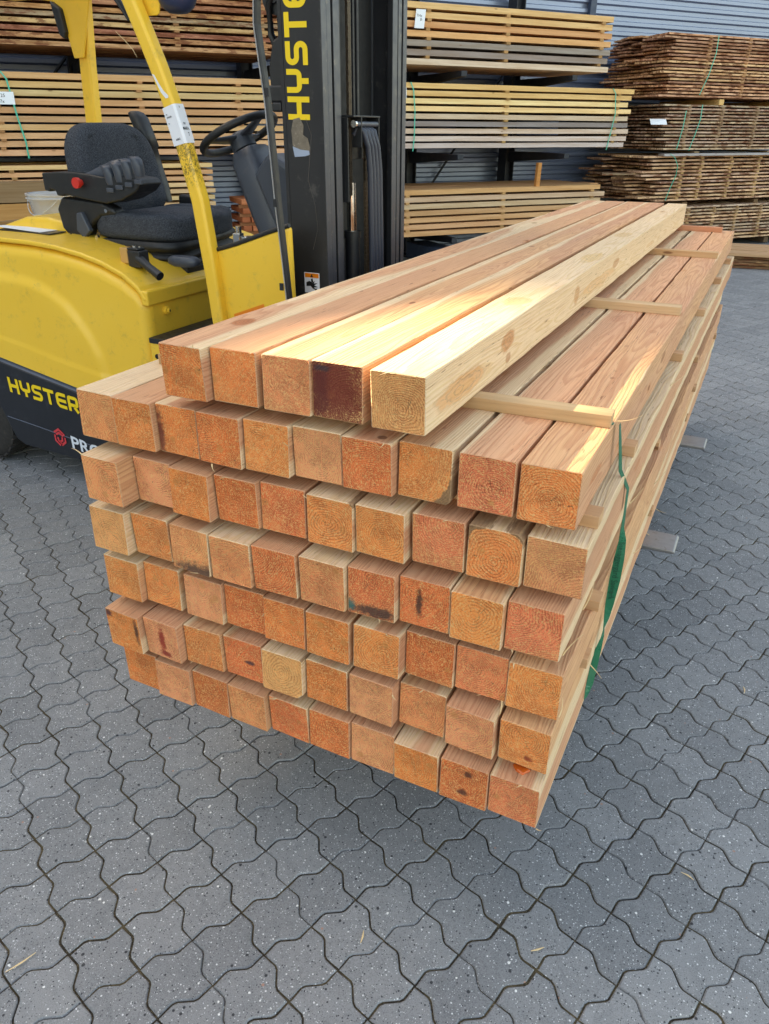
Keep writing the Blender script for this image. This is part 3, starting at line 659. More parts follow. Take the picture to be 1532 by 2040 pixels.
for n_ in range(46):
    r_ = rf.randrange(7); i = rf.randrange(5 if r_ == 0 else 10); b = BE[(r_, i)]; e = rf.choice((0, 1, 2, 2))
    p = (rf.uniform(-.045, .045), -.001, .049) if e == 2 else ((.048, -.001, rf.uniform(-.045, .045)) if e == 1 else (rf.uniform(-.045, .045), -.001, -.049))
    curl(b, b.location+Vector(p), (rf.uniform(-.8, .8), rf.uniform(-1, -.2), rf.uniform(-.5, .8)), rf.uniform(.006, .016), 400+n_)
b = BE[(4, 8)]; curl(b, b.location+Vector((.045, -.004, -.045)), (.1, -.15, -1), .07, 21)
b = BE[(2, 0)]; curl(b, b.location+Vector((-.045, .0, .05)), (-.9, .3, .2), .05, 22)
b = BE[(1, 3)]; curl(b, b.location+Vector((-.02, -.003, -.05)), (.1, -.3, -1), .02, 23)
b = BE[(5, 9)]
for (dx, z0, z1) in [] and [(-.002, -.03, -.052), (.008, -.032, -.05), (.018, -.028, -.052), (.024, -.034, -.048)]:
    mb = MB(); p = b.location; mb.tube([p+Vector((dx, -.0015, z0)), p+Vector((dx+.001, -.003, (z0+z1)/2)), p+Vector((dx, -.002, z1))], [.0012, .001, .0018], 6); mb.build('resin_drip', 'amber', b)
b = BE[(6, 9)]; p = b.location; mb = MB(); rings = []
for k, (s_, h_) in enumerate([(1., 0.), (.98, .002), (.8, .0042), (.45, .0055), (.05, .0058)]):
    rings.append([(p.x+.0+s_*(.015+.004*math.sin(3*t))*math.cos(t), p.y+.034+s_*(.012+.003*math.cos(2*t+1))*math.sin(t), p.z+.0496+h_) for t in [2*math.pi*q/20 for q in range(20)]])
mb.loft(rings); mb.build('resin_blob', 'amber', b)

# ------------------------------------------------------------------ spacer sticks
def stick(name, x0, x1, yc, z0, th, wd, label, group, yaw=0., tone=(214, 170, 112), seed=0):
    r = random.Random(seed); mb = MB(); L = x1-x0; n = 8; rings = []
    for k in range(n+1):
        x = -L/2+L*k/n; j = r.uniform(-.0008, .0008)
        rings.append([(x, -wd/2+j, 0), (x, wd/2+j, 0), (x, wd/2+j, th), (x, -wd/2+j, th)])
    mb.loft(rings, smooth=False); ob = mb.build(name, 'board', bevel=.0012)
    ob.location = ((x0+x1)/2, yc, z0); ob.rotation_euler = (0, 0, yaw); c = lin(tone); ob.color = c
    return tag(ob, label, 'spacer stick', group)
GS = 'spacer sticks between the layers of beams'
SY = [.262, 1.25, 2.45, 3.38]
topn = ['spacer stick nearest the camera on the first full layer, its right end sunlit', 'thin spacer stick second from the camera on top of the first full layer', 'thin spacer stick third from the camera on top of the first full layer', 'reddish thin spacer stick at the far end on top of the first full layer']
for k, y in enumerate(SY):
    stick('spacer_stick', -.075 if k == 0 else -.03, (.903, .900, .905, .85)[k], (.252, 1.262, 2.44, 3.40)[k], Z1, GAP-.0002, (.040, .045, .04, .045)[k], topn[k], GS, (.055, .03, .02, 0)[k], ((208, 172, 132), (212, 176, 138), (212, 172, 132), (214, 150, 118))[k], k)
for r_ in range(1, 6):
    zb = Z1-(r_-1)*(H+GAP)-H-GAP
    for k, y in enumerate([.13, .47, 1.25, 1.9, 2.6, 3.2] if r_ == 1 else [.25, 1.2, 2.2, 3.2]):
        yy = y+random.Random(r_*9+k).uniform(-.04, .04)*(r_ != 1)
        stick('spacer_stick', -.09, .918+(.012 if r_ == 1 else random.Random(r_*5+k).uniform(-.01, .02)), yy, zb+.0001, GAP-.0003, .042, 'stick end %s from the camera, just below the %s' % (ORD[k], NTH_ROW[r_]), GS, 0., random.Random(k+r_).choice([(220, 178, 140), (208, 164, 126), (214, 172, 136)]), 50+r_*7+k)

# ------------------------------------------------------------------ green strap round the stack
def strap():
    # centre line with width vector; runs over the top beside the first stick and down the right side, twisting
    root = empty('green_strap', (.9, .4, Z1), 'twisted green printed plastic strap hanging down the right side of the beam stack', 'strap')
    K = [((-.10, .287, 1.0545), (0, 1, 0), .0), ((.60, .287, 1.0545), (0, 1, 0), 0.), ((.893, .285, 1.0545), (0, 1, 0), 0.)]
    top = MB()
    pts = [((.55, .282), (.896, .278))]
    top.box(.50, .905, .277, .289, 1.0535, 1.0543); top.build('top_run', 'strap', root)
    #  y, z, half width, angle of the width direction (0 = facing +x side fully, 90 = edge on), x
    P = [(.290, 1.0535, .006, 0, .9105), (.300, 1.02, .007, -8, .914), (.325, .95, .007, -14, .920), (.392, .885, .007, -10, .932), (.405, .83, .007, -8, .932), (.412, .785, .007, -20, .932), (.417, .755, .0085, -50, .936), (.414, .715, .0105, -70, .936), (.411, .66, .0112, -74, .935), (.409, .60, .0092, -64, .933), (.410, .555, .008, -30, .932), (.410, .53, .006, -4, .93), (.409, .51, .0065, -20, .93), (.405, .475, .0075, -55, .926), (.395, .43, .0082, -62, .924), (.38, .39, .008, -56, .923), (.365, .362, .006, -20, .921)]
    V = []; n = 0; mid = []
    def interp(i, t):
        a, b_ = P[i], P[i+1]; u = t*t*(3-2*t); return [a[q]*(1-u)+b_[q]*u for q in range(5)]
    S = []
    for i in range(len(P)-1):
        for q in range(4): S.append(interp(i, q/4))
    S.append(list(P[-1]))
    for (y, z, hw, ang, x) in S:
        A_ = math.radians(ang); wv = Vector((-math.sin(A_), math.cos(A_)*1., 0)); c = Vector((x+.004, y, z))
        V += [c-wv*hw, c+wv*hw]
    mb = MB(); N = len(S)
    V2 = [v+Vector((.0007, -.0003, 0)) for v in V]
    mb.add(V+V2, [(2*i, 2*i+1, 2*i+3, 2*i+2) for i in range(N-1)]+[(2*N+2*i, 2*N+2*i+2, 2*N+2*i+3, 2*N+2*i+1) for i in range(N-1)]+[(2*i, 2*i+2, 2*N+2*i+2, 2*N+2*i) for i in range(N-1)]+[(2*i+1, 2*N+2*i+1, 2*N+2*i+3, 2*i+3) for i in range(N-1)])
    mb.build('side_run', 'strap', root)
    # printed words follow the band downwards
    tv, tf = text_mb('Stenaggergård Savværk', .0152)
    def at(z):
        for i in range(N-1):
            if S[i][1] >= z >= S[i+1][1]:
                u = (S[i][1]-z)/max(1e-6, S[i][1]-S[i+1][1]); return [S[i][q]*(1-u)+S[i+1][q]*u for q in range(5)]
        return S[-1]
    out = []
    for v in tv:
        z = .752-v[0]; y, _, hw, ang, x = at(z); A_ = math.radians(ang); wv = Vector((-math.sin(A_), math.cos(A_), 0)); nrm = Vector((math.cos(A_), math.sin(A_), 0))
        out.append(Vector((x+.004, y, z))+wv*((v[1]-.0052)*min(1, hw/.0105))*1.25+nrm*.0013)
    mb = MB(); mb.add(out, tf); mb.build('printed_words', 'straptext', root)
    mb = MB(); mb.box(-.02, .9, .30, .312, .3335, .3345); mb.build('bottom_run', 'strap', root)
strap()

# ================================================================== PACKS OF BOARDS IN THE RACK
def board_obj(L, wd, th, tone, mat, ragged, seed, taper=0.):
    r = random.Random(seed); mb = MB(); n = max(6, int(L/.35)); rings = []
    for k in range(n+1):
        x = L*k/n; j = r.uniform(-1, 1)*ragged; q = r.uniform(-1, 1)*ragged
        e = 1.
        zj = r.uniform(-.0012, .0012)
        rings.append([(x, j, zj), (x, wd*e+q, zj), (x, wd*e+q*.7-ragged*.5, th+zj), (x, j*.7+ragged*.5, th+zj)])
    if taper:
        a = rings[0]; rings[0] = [(p[0]+taper*(0 if i in (0, 3) else 1), p[1], p[2]) for i, p in enumerate(a)]
    mb.loft(rings, smooth=False)
    me = mb.build('board', mat); return me
def soft(t): m_ = sum(t)/3; return tuple(min(245, (v*.80+m_*.20)*1.05) for v in t)
def pack(pid, place, t0, t1, z0, z1, n, frac, tones, nb=4, depth=1.14, mat='board', ragged=.001, endj=.02, d0=0., where='', sticks=(), stone=(206, 160, 110), board_l='sawn board', cat='board', group=None, stk=True, leftj=0., width_gap=.01):
    pitch = (z1-z0)/n; th = pitch*frac; wd = depth/nb
    for k in range(n):
        zt = z1-pitch*k-th
        tone = soft(tones[min(k, len(tones)-1)])
        for q in range(nb):
            r = random.Random(hs((pid, k, q)))
            a = t0+r.uniform(-1, 1)*leftj; bq = t1+r.uniform(-1, 1)*endj
            ob = board_obj(bq-a, wd-width_gap, th, tone, mat, ragged, r.random(), r.uniform(-.06, .06) if leftj else 0)
            ob.name = cat.replace(' ', '_'); ob.location = pp(a, d0+q*wd, zt+r.uniform(-1, 1)*.001); ob.rotation_euler = (r.uniform(-1, 1)*.004*(ragged > .002), r.uniform(-1, 1)*.0012, RZ+r.uniform(-1, 1)*.0015)
            c = lin(tone); f = r.uniform(.86, 1.1); ob.color = (min(1, c[0]*f), min(1, c[1]*f*r.uniform(.96, 1.03)), min(1, c[2]*f*r.uniform(.92, 1.05)), 1)
            dq = 'front edge board' if q == 0 else '%s board from the front' % ORD[q]
            tag(ob, '%s, %s, %s layer of the %s' % (board_l.split()[0], ('front board' if q == 0 else '%s row back' % ORD[q]), ORD[k], place), cat, group or 'boards in the %s' % place)
        if k < n-1 and stk:
            for si, ts in enumerate(sticks):
                r = random.Random(hs((pid, k, si, 7)))
                zb = zt-(pitch-th); mb = MB(); mb.box(0, .045+.01*r.random(), 0, depth+.0, 0, pitch-th-.0012)
                ob = mb.build('spacer_stick', 'board'); ob.location = pp(ts+r.uniform(-.012, .012)+(z1-zb)*0, d0-.004-r.random()*.02, zb+.0006); ob.rotation_euler = (0, 0, RZ)
                c = lin(stone); f = r.uniform(.6, 1.); ob.color = (c[0]*f, c[1]*f, c[2]*f, 1)
                tag(ob, 'stick below %s layer, %s column, %s' % (ORD[k], ORD[si], place), 'spacer stick', 'spacer sticks in the %s' % place)
wy, wo, wg, wb = (238, 186, 120), (234, 168, 106), (164, 148, 142), (214, 184, 160)
GB = 'sawn boards stored in the rack packs'
pack('TR', 'upper pack right of mast', -6.15, -2.56, 2.115, 2.71, 7, .66, [wy, wy, wo, wo, wg, wg, wb], sticks=(-5.9, -5.06, -4.05, -2.72), group=GB)
pack('MR', 'middle pack right of mast', -6.1, -2.12, 1.30, 1.972, 9, .68, [wy, wy, (244, 204, 142), (242, 200, 140), wb, (150, 140, 140), wb, (206, 186, 172), (200, 182, 174)], sticks=(-5.9, -4.0, -2.35), stone=(190, 150, 96), group=GB, endj=.04)
pack('LR', 'lowest pack right of mast', -5.75, -2.35, .355, .886, 7, .70, [(222, 162, 108), (208, 172, 142), (216, 182, 144), (216, 162, 110), (216, 160, 108), (220, 160, 108), (222, 164, 108)], sticks=(-5.28, -3.95, -2.6), group=GB, endj=.12)
pack('TL', 'reddish pack at upper left', -11.0, -6.65, 2.15, 2.65, 9, .64, [(208, 138, 86), (196, 128, 84), (176, 112, 78), (202, 140, 82), (180, 148, 116), (206, 160, 106), (176, 104, 80), (206, 142, 96), (196, 142, 96)], mat='rough', ragged=.004, sticks=(-9.5, -7.75, -6.9), stone=(190, 140, 100), group=GB)
pack('ML', 'middle pack left of mast', -11.0, -6.45, 1.265, 1.958, 10, .70, [(222, 166, 112), (222, 172, 112), (226, 186, 126), (218, 160, 112), (214, 156, 106), (220, 164, 116), (220, 170, 116), (216, 160, 112), (222, 166, 118), (220, 164, 116)], sticks=(-9.42, -8.15, -7.2), stone=(196, 142, 98), group=GB)
pack('LL', 'lower pack behind driver seat', -11.0, -7.5, .66, 1.20, 9, .62, [(228, 186, 122), (222, 164, 116), (224, 170, 120), (228, 186, 130), (228, 188, 134), (228, 188, 130), (224, 178, 124), (220, 170, 120), (220, 170, 120)], sticks=(-9.4, -8.2), group=GB, endj=.012)
# two heavy timbers behind the bucket
for k in range(2):
    ob = board_obj(2.2, .2, .165, (170, 134, 98), 'board', .001, 90+k); ob.name = 'heavy_timber'; ob.location = pp(-11.3, -.45, .92-.175*k); ob.rotation_euler = (0, 0, RZ)
    c = lin(((150, 122, 92), (196, 146, 92))[k]); ob.color = c
    tag(ob, ('thick grey-brown timber, upper of two behind the white bucket', 'thick tan timber, lower of two behind the white bucket')[k], 'timber', 'thick timbers behind the bucket')
# small red-brown blocks
for k in range(9):
    for q in range(4):
        r = random.Random(k*7+q); mb = MB(); mb.box(0, .088, 0, .5, 0, .052)
        ob = mb.build('wood_block', 'board', bevel=.002); ob.location = pp(-7.24+.092*q+r.uniform(-.004, .004)+(k % 2)*.01, -.06+r.uniform(-.012, .012), .80-.088*k); ob.rotation_euler = (0, 0, RZ)
        c = lin(r.choice([(186, 112, 76), (196, 122, 84), (172, 98, 66)])); ob.color = c
        if k == 0 and q == 3: ob.location.z += .052
        tag(ob, 'red-brown block, %s in row %s, small pile beside steering column' % (ORD[q], ORD[k]), 'wood block', 'red-brown blocks piled behind the steering column')
    if k < 8:
        mb = MB(); mb.box(-.02, .38, .03, .08, -.034, -.001); ob = mb.build('spacer_stick', 'board'); ob.location = pp(-7.24, -.06, .80-.088*k); ob.rotation_euler = (0, 0, RZ); ob.color = lin((150, 100, 70))
        tag(ob, 'thin spacer under row %s of the small red-brown block pile' % ORD[k], 'spacer stick', 'spacers in the small block pile')

# rough piles at the right
RB = [(222, 160, 118), (230, 168, 122), (204, 146, 112), (236, 180, 134), (198, 146, 120), (222, 162, 118), (186, 130, 102)]
RG = [(196, 160, 132), (208, 172, 142), (180, 146, 122), (216, 184, 152), (200, 164, 138)]
RY = [(232, 182, 138), (240, 192, 146), (218, 168, 130), (232, 184, 140), (204, 160, 130)]
GR = 'rough barky boards in the right-hand piles'
def shuffled(L, n, s): r = random.Random(s); return [r.choice(L) for _ in range(n)]
pack('B1', 'topmost rough pile at right', -1.62, 2.6, 1.89, 2.60, 19, .58, shuffled(RB, 19, 1), nb=5, depth=1.15, mat='rough', ragged=.006, leftj=.10, endj=.1, sticks=(-.98, -.28, .36), stone=(176, 130, 92), board_l='brown rough board', cat='rough board', group=GR)
pack('B2', 'second rough pile at right', -1.50, 2.6, 1.27, 1.82, 14, .52, [(196, 170, 140)]+shuffled(RG, 13, 2), nb=5, depth=1.2, mat='rough', ragged=.006, leftj=.12, endj=.1, sticks=(-1.15, -.55, .1, .6), stone=(150, 122, 94), board_l='weathered brown rough board', cat='rough board', group=GR)
pack('B3', 'third rough pile at right', -1.62, 2.6, .63, 1.215, 13, .50, shuffled(RY, 13, 3), nb=5, depth=1.25, mat='rough', ragged=.006, leftj=.22, endj=.1, sticks=(-1.1, -.75, -.2, .35), stone=(196, 160, 112), board_l='yellowish rough board', cat='rough board', group=GR, width_gap=.02)
pack('B4', 'lowest rough pile at right', -1.2, 2.6, .08, .57, 11, .50, shuffled(RG+RY, 11, 4), nb=5, depth=1.2, mat='rough', ragged=.006, leftj=.16, endj=.1, sticks=(-.85, -.35, .1, .6), stone=(180, 146, 106), board_l='grey-brown rough board', cat='rough board', group=GR, width_gap=.02)
def bearer(t, d0, d1, z, h, wd, label, tone, cat='bearer', name='bearer', mat='board', parent=None):
    mb = MB(); mb.box(0, wd, 0, d1-d0, 0, h); ob = mb.build(name, mat, bevel=.003); ob.location = pp(t, d0, z); ob.rotation_euler = (0, 0, RZ); ob.color = lin(tone); return tag(ob, label, cat, 'squared bearers under the piles')
for k, t in enumerate((-.62, .65)): bearer(t, -.01, 1.1, 1.8215, .067, .085, '%s pale bearer between the two upper rough piles' % ('left' if k == 0 else 'right'), (222, 180, 120))
for k, t in enumerate((-.9, .5)): bearer(t, 0, 1.1, 1.2465, .02, .09, '%s thin bearer under the second rough pile' % ('left' if k == 0 else 'right'), (150, 126, 100))
for k, t in enumerate((-.9, .5)): bearer(t, .05, 1.1, .5705, .057, .09, '%s dark bearer under the third rough pile' % ('left' if k == 0 else 'right'), (120, 96, 72))
for k, t in enumerate((-.6, .9)): bearer(t, .05, 1.1, .0, .078, .09, '%s bearer on the ground under the lowest rough pile' % ('left' if k == 0 else 'right'), (110, 90, 70))
# wide weathered plank laid on the third pile
ob = board_obj(4.0, .22, .026, (176, 172, 172), 'board', .002, 777, .1); ob.name = 'weathered_plank'; ob.location = pp(-1.52, -.10, 1.2165); ob.rotation_euler = (0, 0, RZ); ob.color = lin((178, 176, 180))
tag(ob, 'wide silver-grey plank lying along the top of the third rough pile', 'plank')
ob = board_obj(1.0, .16, .022, (178, 150, 120), 'rough', .004, 778, .1); ob.name = 'loose_board'; ob.location = pp(-2.35, .1, .99); ob.rotation_euler = (0, 0, RZ); ob.color = lin((150, 128, 104))
tag(ob, 'loose grey board sticking far out of the left end of the third rough pile', 'rough board')
# low flat pile on the ground, right edge
def low_pile():
    base = Vector((.58, 9.46, 0)); r = random.Random(12)
    ang = RZ-.78
    for k in range(5):
        for q in range(3):
            ob = board_obj(3.2, .30, .030, (0, 0, 0), 'rough' if k < 4 else 'board', .008 if k < 4 else .002, 300+k*5+q, .12)
            ob.name = 'rough_board' if k < 4 else 'wide_board'
            mtx = Matrix.Rotation(.12, 4, 'Z')
            ob.location = base+mtx @ Vector((r.uniform(-.06, .06)-(.12 if k == 4 else 0), -.0+q*.34+r.uniform(-.02, .02), .004+k*.036)); ob.rotation_euler = (0, 0, .12+r.uniform(-.02, .02))
            ob.color = lin(((126, 94, 68), (150, 112, 80), (132, 100, 74), (146, 112, 82), (204, 164, 128))[k])
            tag(ob, '%s, %s across, layer %s up, low pile at right edge' % ('smooth tan wide board' if k == 4 else 'dark brown barky board', ORD[q], ORD[k]), 'board', 'boards in the low ground pile at the right edge')
low_pile()

# ------------------------------------------------------------------ rack posts and arms
def rack():
    for k, t in enumerate((-10.4, -8.62, -6.78, -4.65, -3.12)):
        root = empty('rack_post', pp(t, 1.2, 0), 'black steel cantilever rack post with arms, %s from the left' % ORD[k], 'rack', 'cantilever rack posts along the shed')
        mb = MB(); mb.box(t, t+.012, 1.22, 1.42, 0, 3.4, T=TW); mb.box(t+.012, t+.125, 1.30, 1.312, 0, 3.4, T=TW); mb.box(t+.125, t+.137, 1.22, 1.42, 0, 3.4, T=TW)
        mb.build('column', 'rack', root)
        for z in ((2.10, 1.255, .33) if k != 4 else (2.10, 1.255, .33)):
            mb = MB(); mb.prism([(1.215, z), (-.03 if z > 1 else .02, z), (-.03 if z > 1 else .02, z-.055), (1.215, z-.13)], 'x', t+.03, t+.105)
            me_v = [TW @ Vector(v) for v in mb.v]; mb.v = me_v; mb.build('arm', 'rack', root, bevel=.003)
        mb = MB(); mb.box(t-.05, t+.19, .9, 1.5, 0, .02, T=TW); mb.build('base_plate', 'rack', root)
    for z in (1.0, 2.1): pass
    # bracing
    for k, (a, b_) in enumerate(((-10.3, -8.6), (-6.7, -4.6), (-4.55, -3.1))):
        mb = MB(); mb.tube([pp(a, 1.44, .35), pp(b_, 1.44, 2.2)], .016, 8); o = mb.build('rack_brace', 'rack'); tag(o, ('slanting thin steel brace behind the far left pack', 'slanting thin steel brace behind the mast', 'slanting thin steel brace right of the mast, above the lowest pack')[k], 'brace', 'rack braces')
rack()
# wood under the lowest packs, blue-grey block, upright stake, straps, tags
for k, t in enumerate((-10.0, -8.4)): bearer(t, 0, 1.0, .335, .322, .1, '%s tall bearer under the lower left pack' % ('left' if k == 0 else 'right'), (130, 100, 74))
mb = MB(); mb.box(-.01, .30, 0, .9, .0, .20); ob = mb.build('painted_block', 'bluegrey', bevel=.006); ob.location = pp(-4.82, -.05, .01); ob.rotation_euler = (0, 0, RZ); tag(ob, 'dark blue-grey steel block on the ground under the lowest pack', 'block')
mb = MB(); mb.box(0, .055, 0, .05, 0, .27); ob = mb.build('wooden_stake', 'board', bevel=.003); ob.location = pp(-3.44, .02, .8875); ob.rotation_euler = (0, .03, RZ); ob.color = lin((206, 142, 84)); tag(ob, 'short upright wooden stake standing on the lowest pack right of the mast', 'stake')
mb = MB(); mb.box(0, .42, 0, .06, 0, .14); ob = mb.build('pale_block', 'board', bevel=.003); ob.location = pp(-6.62, .35, 2.0); ob.rotation_euler = (0, 0, RZ); ob.color = lin((226, 224, 220)); tag(ob, 'whitish block on the rack arm just left of the mast', 'block')
GST = 'green straps round the packs'
def pstrap(pts, label, w_=.012):
    V = []; P = [pp(*p) for p in pts]; mb = MB()
    for i in range(len(P)):
        V += [P[i]-W*w_/2, P[i]+W*w_/2, P[i]+W*w_/2+NN*.002, P[i]-W*w_/2+NN*.002]
    mb.loft([V[i*4:i*4+4] for i in range(len(P))], smooth=False); o = mb.build('green_pack_strap', 'strapl'); tag(o, label, 'strap', GST)
MAT['strapl'] = simple('pale_green_strap', (30, 176, 150), .4, 0., .08, 10.)
pstrap([(-5.24, .7, 1.9745), (-5.24, -.012, 1.9745), (-5.21, -.022, 1.90), (-5.19, -.026, 1.70), (-5.19, -.022, 1.45), (-5.2, -.012, 1.295)], 'green strap at the left end of the middle pack right of the mast')
pstrap([(-2.44, .7, 1.9745), (-2.44, -.012, 1.9745), (-2.40, -.022, 1.92), (-2.37, -.026, 1.7), (-2.40, -.022, 1.5), (-2.43, -.012, 1.295)], 'green strap at the right end of the middle pack right of the mast')
pstrap([(-9.31, .7, 1.961), (-9.31, -.012, 1.961), (-9.27, -.022, 1.90), (-9.24, -.026, 1.6), (-9.21, -.022, 1.40), (-9.21, -.012, 1.26)], 'green strap on the middle pack at the far left', .014)
pstrap([(-.85, -.02, 2.603), (-.86, -.035, 2.4), (-.93, -.04, 2.15), (-1.02, -.03, 1.93)], 'pale green strap on the topmost rough pile')
pstrap([(-.92, -.02, 1.822), (-.93, -.035, 1.65), (-.98, -.03, 1.45), (-1.03, -.02, 1.28)], 'right one of two pale green straps on the second rough pile')
pstrap([(-1.19, -.02, 1.75), (-1.21, -.03, 1.55), (-1.25, -.02, 1.29)], 'left one of two pale green straps on the second rough pile')
pstrap([(-1.42, -.10, 1.2445), (-1.36, -.13, 1.2), (-1.28, -.12, 1.10), (-1.22, -.06, .98), (-1.27, -.04, .82), (-1.30, -.02, .66)], 'slack green strap hanging on the third rough pile')
GT = 'white paper tags on the packs'
def ptag(t0, t1, z0, z1, label, words=(), d=-.012, skew=0., tilt=0.):
    root = empty('paper_tag', pp((t0+t1)/2, d, (z0+z1)/2), label, 'tag', GT)
    c = [pp(t0+skew, d-tilt, z0), pp(t1+skew, d-tilt, z0), pp(t1, d, z1), pp(t0, d, z1)]; mb = MB(); mb.add(c+[v-NN*.0008 for v in c], [(0, 1, 2, 3), (7, 6, 5, 4), (0, 4, 5, 1), (1, 5, 6, 2), (2, 6, 7, 3), (3, 7, 4, 0)]); mb.build('sheet', 'paper', root)
    ex = (c[1]-c[0]); ey = (c[3]-c[0])
    for (s_, u, v, sz) in words:
        tv, tf = text_mb(s_, 1.); mb = MB(); mb.add([c[0]+NN*.0012+ex.normalized()*(ex.length*u+p[0]*sz)+ey.normalized()*(ey.length*v+p[1]*sz) for p in tv], tf); mb.build('writing', 'ink', root)
    return root
ptag(-9.50, -9.235, 1.70, 1.80, 'white handwritten card on the middle pack at the far left edge', [('65x125', .30, .58, .038), ('2 57x', .35, .12, .038)], d=-.03)
rt = ptag(-5.20, -5.085, 2.47, 2.64, 'white printed tag on the upper pack right of the mast', [('THe', .1, .6, .035), ('B-', .5, .4, .035)], d=-.03, skew=-.02)
ptag(-5.35, -5.30, 1.82, 1.92, 'small white tag at the left end of the middle pack beside the mast', d=-.03)
mb = MB(); c = [pp(-1.72, .02, 1.585), pp(-1.52, -.06, 1.585), pp(-1.50, .0, 1.65), pp(-1.68, .1, 1.65)]
mb.add(c+[v+Vector((0, 0, .001)) for v in c], [(0, 1, 2, 3), (7, 6, 5, 4), (0, 4, 5, 1), (1, 5, 6, 2), (2, 6, 7, 3), (3, 7, 4, 0)]); o = mb.build('paper_tag', 'paper'); tag(o, 'small white card with blue edge stuck out of the second rough pile', 'tag', GT)
# hanging bark strips and curls
for k, (a, b_, s_) in enumerate([((-8.28, -.03, 2.30), (-8.12, -.06, 2.10), .006), ((-7.0, -.03, 2.27), (-6.93, -.05, 2.12), .004), ((-7.95, -.05, 2.22), (-7.92, -.05, 2.09), .007)]):
    p, q = pp(*a), pp(*b_); mb = MB(); mb.tube([p, (p*2+q)/3+W*.015, (p+q*2)/3+W*.02, q], [s_*.6, s_, s_, s_*.4], 6, 0, .5); o = mb.build('hanging_sliver', 'splinter')
    tag(o, ('long pale sliver hanging under the reddish upper left pack', 'thin curled sliver hanging beside the mast under the upper left pack', 'short whitish sliver hanging just behind the yellow front pillar')[k], 'wood sliver', 'slivers hanging from the upper left pack')

# slivers dropped on the paving
rs = random.Random(41)
SL = [((.02, -.52), 'long pale sliver in a joint near the bottom left corner', .06), ((.96, -.02), 'short pale sliver below the front corner of the stack', .03)]
SL += [((1.42, .42), 'tiny pale sliver on the paving right of the strapped side of the stack', .03), ((1.22, .30), 'tiny pale sliver on the paving just right of the lower stack corner', .03), ((.62, -.16), 'tiny pale sliver on the paving in the shade below the bottom layer', .028), ((1.02, -.30), 'tiny pale sliver on the paving near the bottom right of the picture', .032), ((1.30, 1.05), 'tiny pale sliver on the paving between the two fork tips', .03)]
for k, ((x, y), lb, ln) in enumerate(SL):
    a_ = rs.uniform(0, 3.14); d_ = Vector((math.cos(a_), math.sin(a_), 0)); p = Vector((x, y, .0022)); mb = MB()
    mb.tube([p-d_*ln/2, p+Vector((0, 0, .0015))+d_.cross(Vector((0, 0, 1)))*ln*.05, p+d_*ln/2], [.0008, .0022, .0006], 6, 0, .5); o = mb.build('wood_sliver', 'splinter')
    tag(o, lb, 'wood sliver', 'wood slivers scattered on the paving')
# ================================================================== FORKLIFT
FL = empty('forklift', (-1.3, 1.76, 0), 'yellow and black electric forklift carrying the beam stack on its forks', 'forklift')
Y0, Y1 = 1.235, 2.285; YC = 1.76
def sym(y): return 2*YC-y
def fl(mb, name, mat, bevel=0., seg=2, parent=None, sub=0, weld=False): return mb.build(name, mat, parent or FL, bevel, seg, weld, sub)
# --- yellow body: side skins with a pressed arc, closed by a core
TOP = [(-2.75, .98), (-2.6, 1.03), (-2.3, 1.075), (-2.05, 1.088), (-1.87, 1.090), (-1.69, 1.088), (-1.55, 1.078), (-1.41, 1.058), (-1.30, 1.032), (-1.20, .996), (-1.13, .950), (-1.095, .905)]
BOT = [(-2.75, .62), (-2.02, .572), (-1.56, .494), (-1.095, .42)]
def lerp_y(L, x):
    for (a, b), (c, d) in zip(L, L[1:]):
        if a <= x <= c: return b+(d-b)*(x-a)/(c-a)
    return L[-1][1] if x > L[-1][0] else L[0][1]
ARC = [(-2.75, .955), (-2.2, .955), (-1.92, .952), (-1.80, .950), (-1.70, .938), (-1.60, .905), (-1.52, .86), (-1.46, .80), (-1.41, .73), (-1.37, .65), (-1.35, .55), (-1.345, .40)]
def arcdist(x, z):
    best = 9; sg = 1
    for (a, b), (c, d) in zip(ARC, ARC[1:]):
        ax, az = c-a, d-b; L2 = ax*ax+az*az; t = max(0, min(1, ((x-a)*ax+(z-b)*az)/L2)); qx, qz = a+ax*t-x, b+az*t-z; D = math.hypot(qx, qz)
        if D < best: best = D; sg = 1 if (ax*(z-b)-az*(x-a)) > 0 else -1
    return best*sg      # + above/outside
def body_skin(flip):
    nx, nz = 110, 60; V = []
    for i in range(nx+1):
        x = -2.75+(2.75-1.095)*(i/nx) if i < nx else -1.095
        u = i/nx; x = -2.75+1.655*(1-(1-u)**1.5)
        zt = lerp_y(TOP, x)-.012; zb = lerp_y(BOT, x)
        for j in range(nz+1):
            v = j/nz; v = 1-(1-v)**1.3; z = zb+(zt-zb)*v
            s = arcdist(x, z); k = max(0, min(1, (s+.035)/.05)); k = k*k*(3-2*k)
            y = Y0-.010+.016*k
            # crease near the black panel
            c = z-(zb+.105); k2 = max(0, min(1, (c+.003)/.006)); y -= .004*(1-k2)
            dz = zt-z; r = .05
            if dz < r: y += r-math.sqrt(max(0, r*r-(r-dz)**2))
            df = -1.095-x; r = .045
            if df < r: y += r-math.sqrt(max(0, r*r-(r-df)**2))
            V.append((x, y if not flip else sym(y), z))
    n = nz+1
    return V, [(i*n+j, i*n+j+1, (i+1)*n+j+1, (i+1)*n+j) for i in range(nx) for j in range(nz)]
mb = MB()
for f in (0, 1): v, q = body_skin(f); mb.add(v, q, 0, True)
core = [(x, z-.014) for x, z in TOP]+[(-1.095, .42), (-1.56, .494), (-2.02, .572), (-2.75, .62)]
mb.prism(core, 'y', Y0+.052, sym(Y0+.052))
body = fl(mb, 'body', 'yellow')
